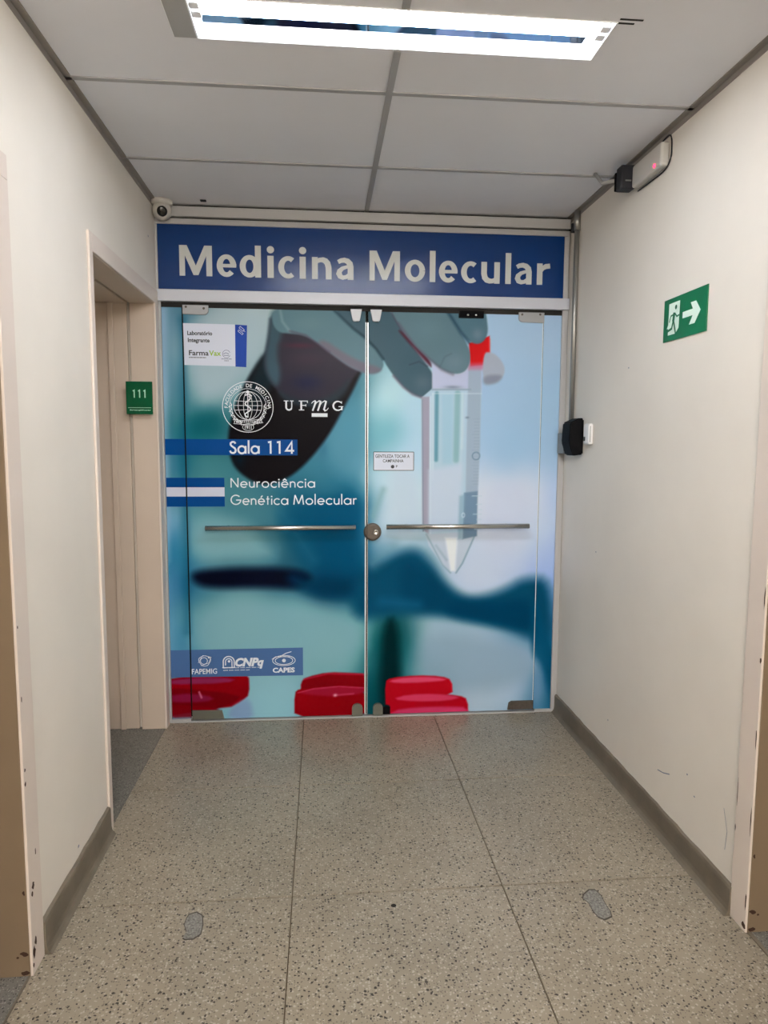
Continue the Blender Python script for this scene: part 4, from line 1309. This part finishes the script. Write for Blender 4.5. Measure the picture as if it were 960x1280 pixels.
pr.stroke([(-.498, 1.931), (-.473, 1.931)], .003)
for k in range(9):
    pr.stroke([(-.510 + k * .0058, 1.913), (-.506 + k * .0058, 1.913)], .004)
for k in range(4):
    pr.stroke([(-.496 + k * .0058, 1.904), (-.492 + k * .0058, 1.904)], .004)
pr.build('small_emblem', M['ink_soft'], t)
pr = Print((0, YM, 0))            # syringe drawing on the strip
a = math.radians(-40)
rot = lambda p: (-.410 + p[0] * math.cos(a) - p[1] * math.sin(a), 2.056 + p[0] * math.sin(a) + p[1] * math.cos(a))
pr.stroke([rot(q) for q in ((-.016, .004), (.010, .004), (.010, .014), (-.016, .014), (-.016, .004))], .002)
pr.stroke([rot(q) for q in ((-.010, -.012), (.018, -.012), (.018, -.004), (-.010, -.004), (-.010, -.012))], .002)
pr.stroke([rot(q) for q in ((.010, .009), (.020, .009))], .002)
pr.build('strip_drawing', M['vinyl_white'], t)

t = thing('door_notice', (.375, YF, 1.395), 'small white notice with a black border on the right glass door', 'notice')
Print((0, YL, 0)).rect(.269, .482, 1.3465, 1.4435).build('sheet', M['paper'], t)
pr = Print((0, YM, 0))
pr.stroke([(.269, 1.4435), (.482, 1.4435)], .0035).stroke([(.269, 1.3465), (.482, 1.3465)], .0035)
pr.stroke([(.269, 1.3465), (.269, 1.4435)], .0035).stroke([(.482, 1.3465), (.482, 1.4435)], .0035)
pr.text('GENTILEZA TOCAR A', .278, 1.413, .024, .182, .015).text('CAMPAINHA', .318, 1.389, .023, .110, .015)
pr.disc(.370, 1.366, .0095, 14).text('P', .388, 1.362, .016, .008, .03)
pr.build('print', M['ink'], t)['kind'] = 'stuff'

# room number plate on the door jamb of room 111
t = thing('room_sign', (-.894, 3.55, 1.705), 'dark green room plate numbered 111 on the recessed door frame', 'sign')
box('plate', (-.957, -.831, 3.528, 3.538, 1.626, 1.785), M['room_green'], t, .0015)
box('back_pad', (-.935, -.853, 3.538, 3.566, 1.65, 1.76), M['room_green'], t)
pr = Print((0, 3.5274, 0))
for k in range(3):
    x = -.917 + k * .0255
    pr.stroke([(x - .007, 1.738), (x, 1.742), (x, 1.706)], .0058)
pr.rect(-.949, -.838, 1.6565, 1.6585)
rnd = random.Random(5)
x = -.940
while x < -.845:
    wl = rnd.uniform(.003, .0065)
    pr.stroke([(x, 1.6455 + rnd.uniform(-.0012, .0012)), (x + wl, 1.6455 + rnd.uniform(-.0012, .0012))], rnd.uniform(.0025, .006))
    x += wl + .002
pr.build('lettering', M['room_ink'], t)

# emergency exit sign on the right wall (u runs away from the doors)
t = thing('exit_sign', (XR, 2.434, 1.954), 'green exit sign with a white running figure and arrow on the right wall', 'sign')
Y0, WW, Z1, HHH = 2.583, .299, 2.032, .155
box('plate', (XR - .004, XR, Y0 - WW, Y0, Z1 - HHH, Z1), M['exit_green'], t, .0008)
U = lambda u, v: (u * WW, -v * HHH)
pr = Print((XR - .0046, Y0, Z1), (0, -1, 0), (0, 0, 1))
pr.poly([U(.13, .12), U(.125, .60), U(.125, .86), U(.31, .86), U(.385, .74), U(.395, .12)])
pr.poly([U(.09, .70), U(.13, .60), U(.13, .70)])
pr.poly([U(.47, .42), U(.74, .42), U(.74, .565), U(.47, .565)])
pr.poly([U(.645, .265), U(.765, .265), U(.87, .50), U(.727, .50)]).poly([U(.87, .50), U(.75, .755), U(.625, .755), U(.727, .50)])
pr.build('white_pictogram', M['exit_white'], t)
pr = Print((XR - .0052, Y0, Z1), (0, -1, 0), (0, 0, 1))
pr.disc(.305 * WW, -.245 * HHH, .0075, 16, .0085)
for pts, wv in (([(.27, .36), (.25, .56)], .016), ([(.25, .40), (.19, .42), (.155, .56)], .006), ([(.28, .37), (.335, .47), (.39, .45)], .006),
                ([(.25, .55), (.22, .72), (.12, .76)], .009), ([(.26, .55), (.29, .70), (.325, .88)], .009), ([(.12, .76), (.10, .79)], .008)):
    pr.stroke([U(*q) for q in pts], wv)
pr.build('running_figure', M['exit_green'], t)

# ------------------------------------------------------------------ wall and ceiling devices
t = thing('security_camera', (-.775, 3.590, H), 'small white dome camera under the ceiling at the left corner', 'camera')
MB().lathe([(0, 0), (.052, 0), (.052, -.014), (.046, -.022), (0, -.022)], (-.775, 3.590, H), (0, 0, 1), 28).build('base', M['off_white'], t)
ball = MB().lathe([(0, .044)] + [(.046 * math.sin(math.radians(q)), .046 * math.cos(math.radians(q)) - .002) for q in range(10, 171, 10)] + [(0, -.048)], (-.775, 3.590, H - .046), (0, 0, 1), 28).build('dome', M['off_white'], t)
ax = Vector((.22, -.90, -.36)).normalized()
c0 = Vector((-.775, 3.590, H - .046)) + ax * .037
MB().lathe([(0, .014), (.017, .014), (.023, .011), (.025, 0)], c0, ax, 24).build('lens', M['lens'], ball)

t = thing('conduit', (XR, 3.51, 1.6), 'grey metal conduit pipe running down the right wall beside the doors', 'pipe')
MB().tube([(XR - .015, 3.51, 1.560), (XR - .015, 3.51, H)], .0125, 16).build('pipe', M['conduit'], t)
MB().tube([(XR - .015, 3.51, 2.560), (XR - .015, 3.51, 2.652)], .0165, 16).build('coupling', M['conduit'], t)
box('bracket', (XR - .036, XR - .001, 3.527, 3.539, 2.555, 2.600), M['charcoal'], t, .001)
t = thing('conduit_box', (XR, 3.575, 1.50), 'small grey junction box at the foot of the conduit pipe', 'box')
box('body', (XR - .045, XR, 3.525, 3.625, 1.440, 1.548), M['grey_box'], t, .004)
MB().tube([(XR - .015, 3.51, 1.555), (XR - .018, 3.53, 1.542)], .015, 12).build('gland', M['grey_box'], t)
t = thing('card_reader', (XR, 3.42, 1.53), 'black slanted card reader on the right wall next to the doors', 'reader')
mb = MB().prism([(XR, 3.365, 1.615), (XR - .018, 3.365, 1.622), (XR - .062, 3.385, 1.598), (XR - .066, 3.39, 1.50), (XR - .050, 3.37, 1.432), (XR, 3.365, 1.438)], (0, .115, 0))
bmesh.ops.bevel(mb.bm, geom=list(mb.bm.edges), offset=.006, segments=2, affect='EDGES')
mb.build('body', M['black'], t)
box('side_rail', (XR - .058, XR - .042, 3.484, 3.490, 1.455, 1.575), M['charcoal'], t, .003)
t = thing('doorbell', (XR, 3.275, 1.535), 'small white doorbell button right of the black card reader', 'doorbell')
box('body', (XR - .024, XR, 3.240, 3.312, 1.488, 1.590), M['white'], t, .009)
box('button', (XR - .027, XR - .022, 3.284, 3.300, 1.506, 1.526), M['charcoal'], t, .001)
box('edge_line', (XR - .018, XR - .015, 3.2392, 3.241, 1.500, 1.578), M['grey_box'], t)

t = thing('junction_box', (XR, 2.90, 2.59), 'dark grey box under the ceiling at the top of the right wall', 'box')
box('body', (XR - .072, XR - .012, 2.862, 2.918, 2.538, 2.632), M['charcoal'], t, .006)
box('flange', (XR - .012, XR, 2.87, 2.915, 2.55, 2.62), M['charcoal'], t)
box('ridge', (XR - .074, XR - .058, 2.918, 2.932, 2.545, 2.62), M['black'], t, .004)
box('face_slot', (XR - .055, XR - .030, 2.8605, 2.864, 2.566, 2.572), M['grey_box'], t, .001)
MB().tube([(XR - .066, 2.93, 2.592), (XR - .10, 2.99, 2.600), (XR - .115, 3.04, 2.656)], .008, 10).build('arm', M['tbar'], t)
t = thing('sensor_box', (XR, 2.70, 2.57), 'long pale box with a red light on the right wall under the ceiling', 'sensor')
mb = MB().box(XR - .036, XR, 2.600, 2.846, 2.530, 2.618, bev=.010, seg=3)
mb.build('body', M['off_white'], t)
MB().lathe([(0, .004), (.006, .003), (.008, 0)], (XR - .036, 2.648, 2.546), (-1, 0, 0), 12).build('indicator', M['led'], t)
pts = [(XR - .005, 2.66, H - .024), (XR - .005, 2.605, 2.640), (XR - .005, 2.585, 2.622), (XR - .005, 2.580, 2.590), (XR - .005, 2.586, 2.548), (XR - .005, 2.63, 2.5235), (XR - .005, 2.74, 2.522), (XR - .005, 2.85, 2.524)]
cp = []
for i in range(len(pts) - 1):
    p0, p1, p2, p3 = (Vector(pts[max(0, min(len(pts) - 1, i + k))]) for k in (-1, 0, 1, 2))
    for q in range(5):
        s = q / 5
        cp.append(0.5 * (2 * p1 + (p2 - p0) * s + (2 * p0 - 5 * p1 + 4 * p2 - p3) * s ** 2 + (3 * p1 - p0 - 3 * p2 + p3) * s ** 3))
cp.append(Vector(pts[-1]))
MB().tube(cp, .0028, 6).build('cable', M['charcoal'], t)
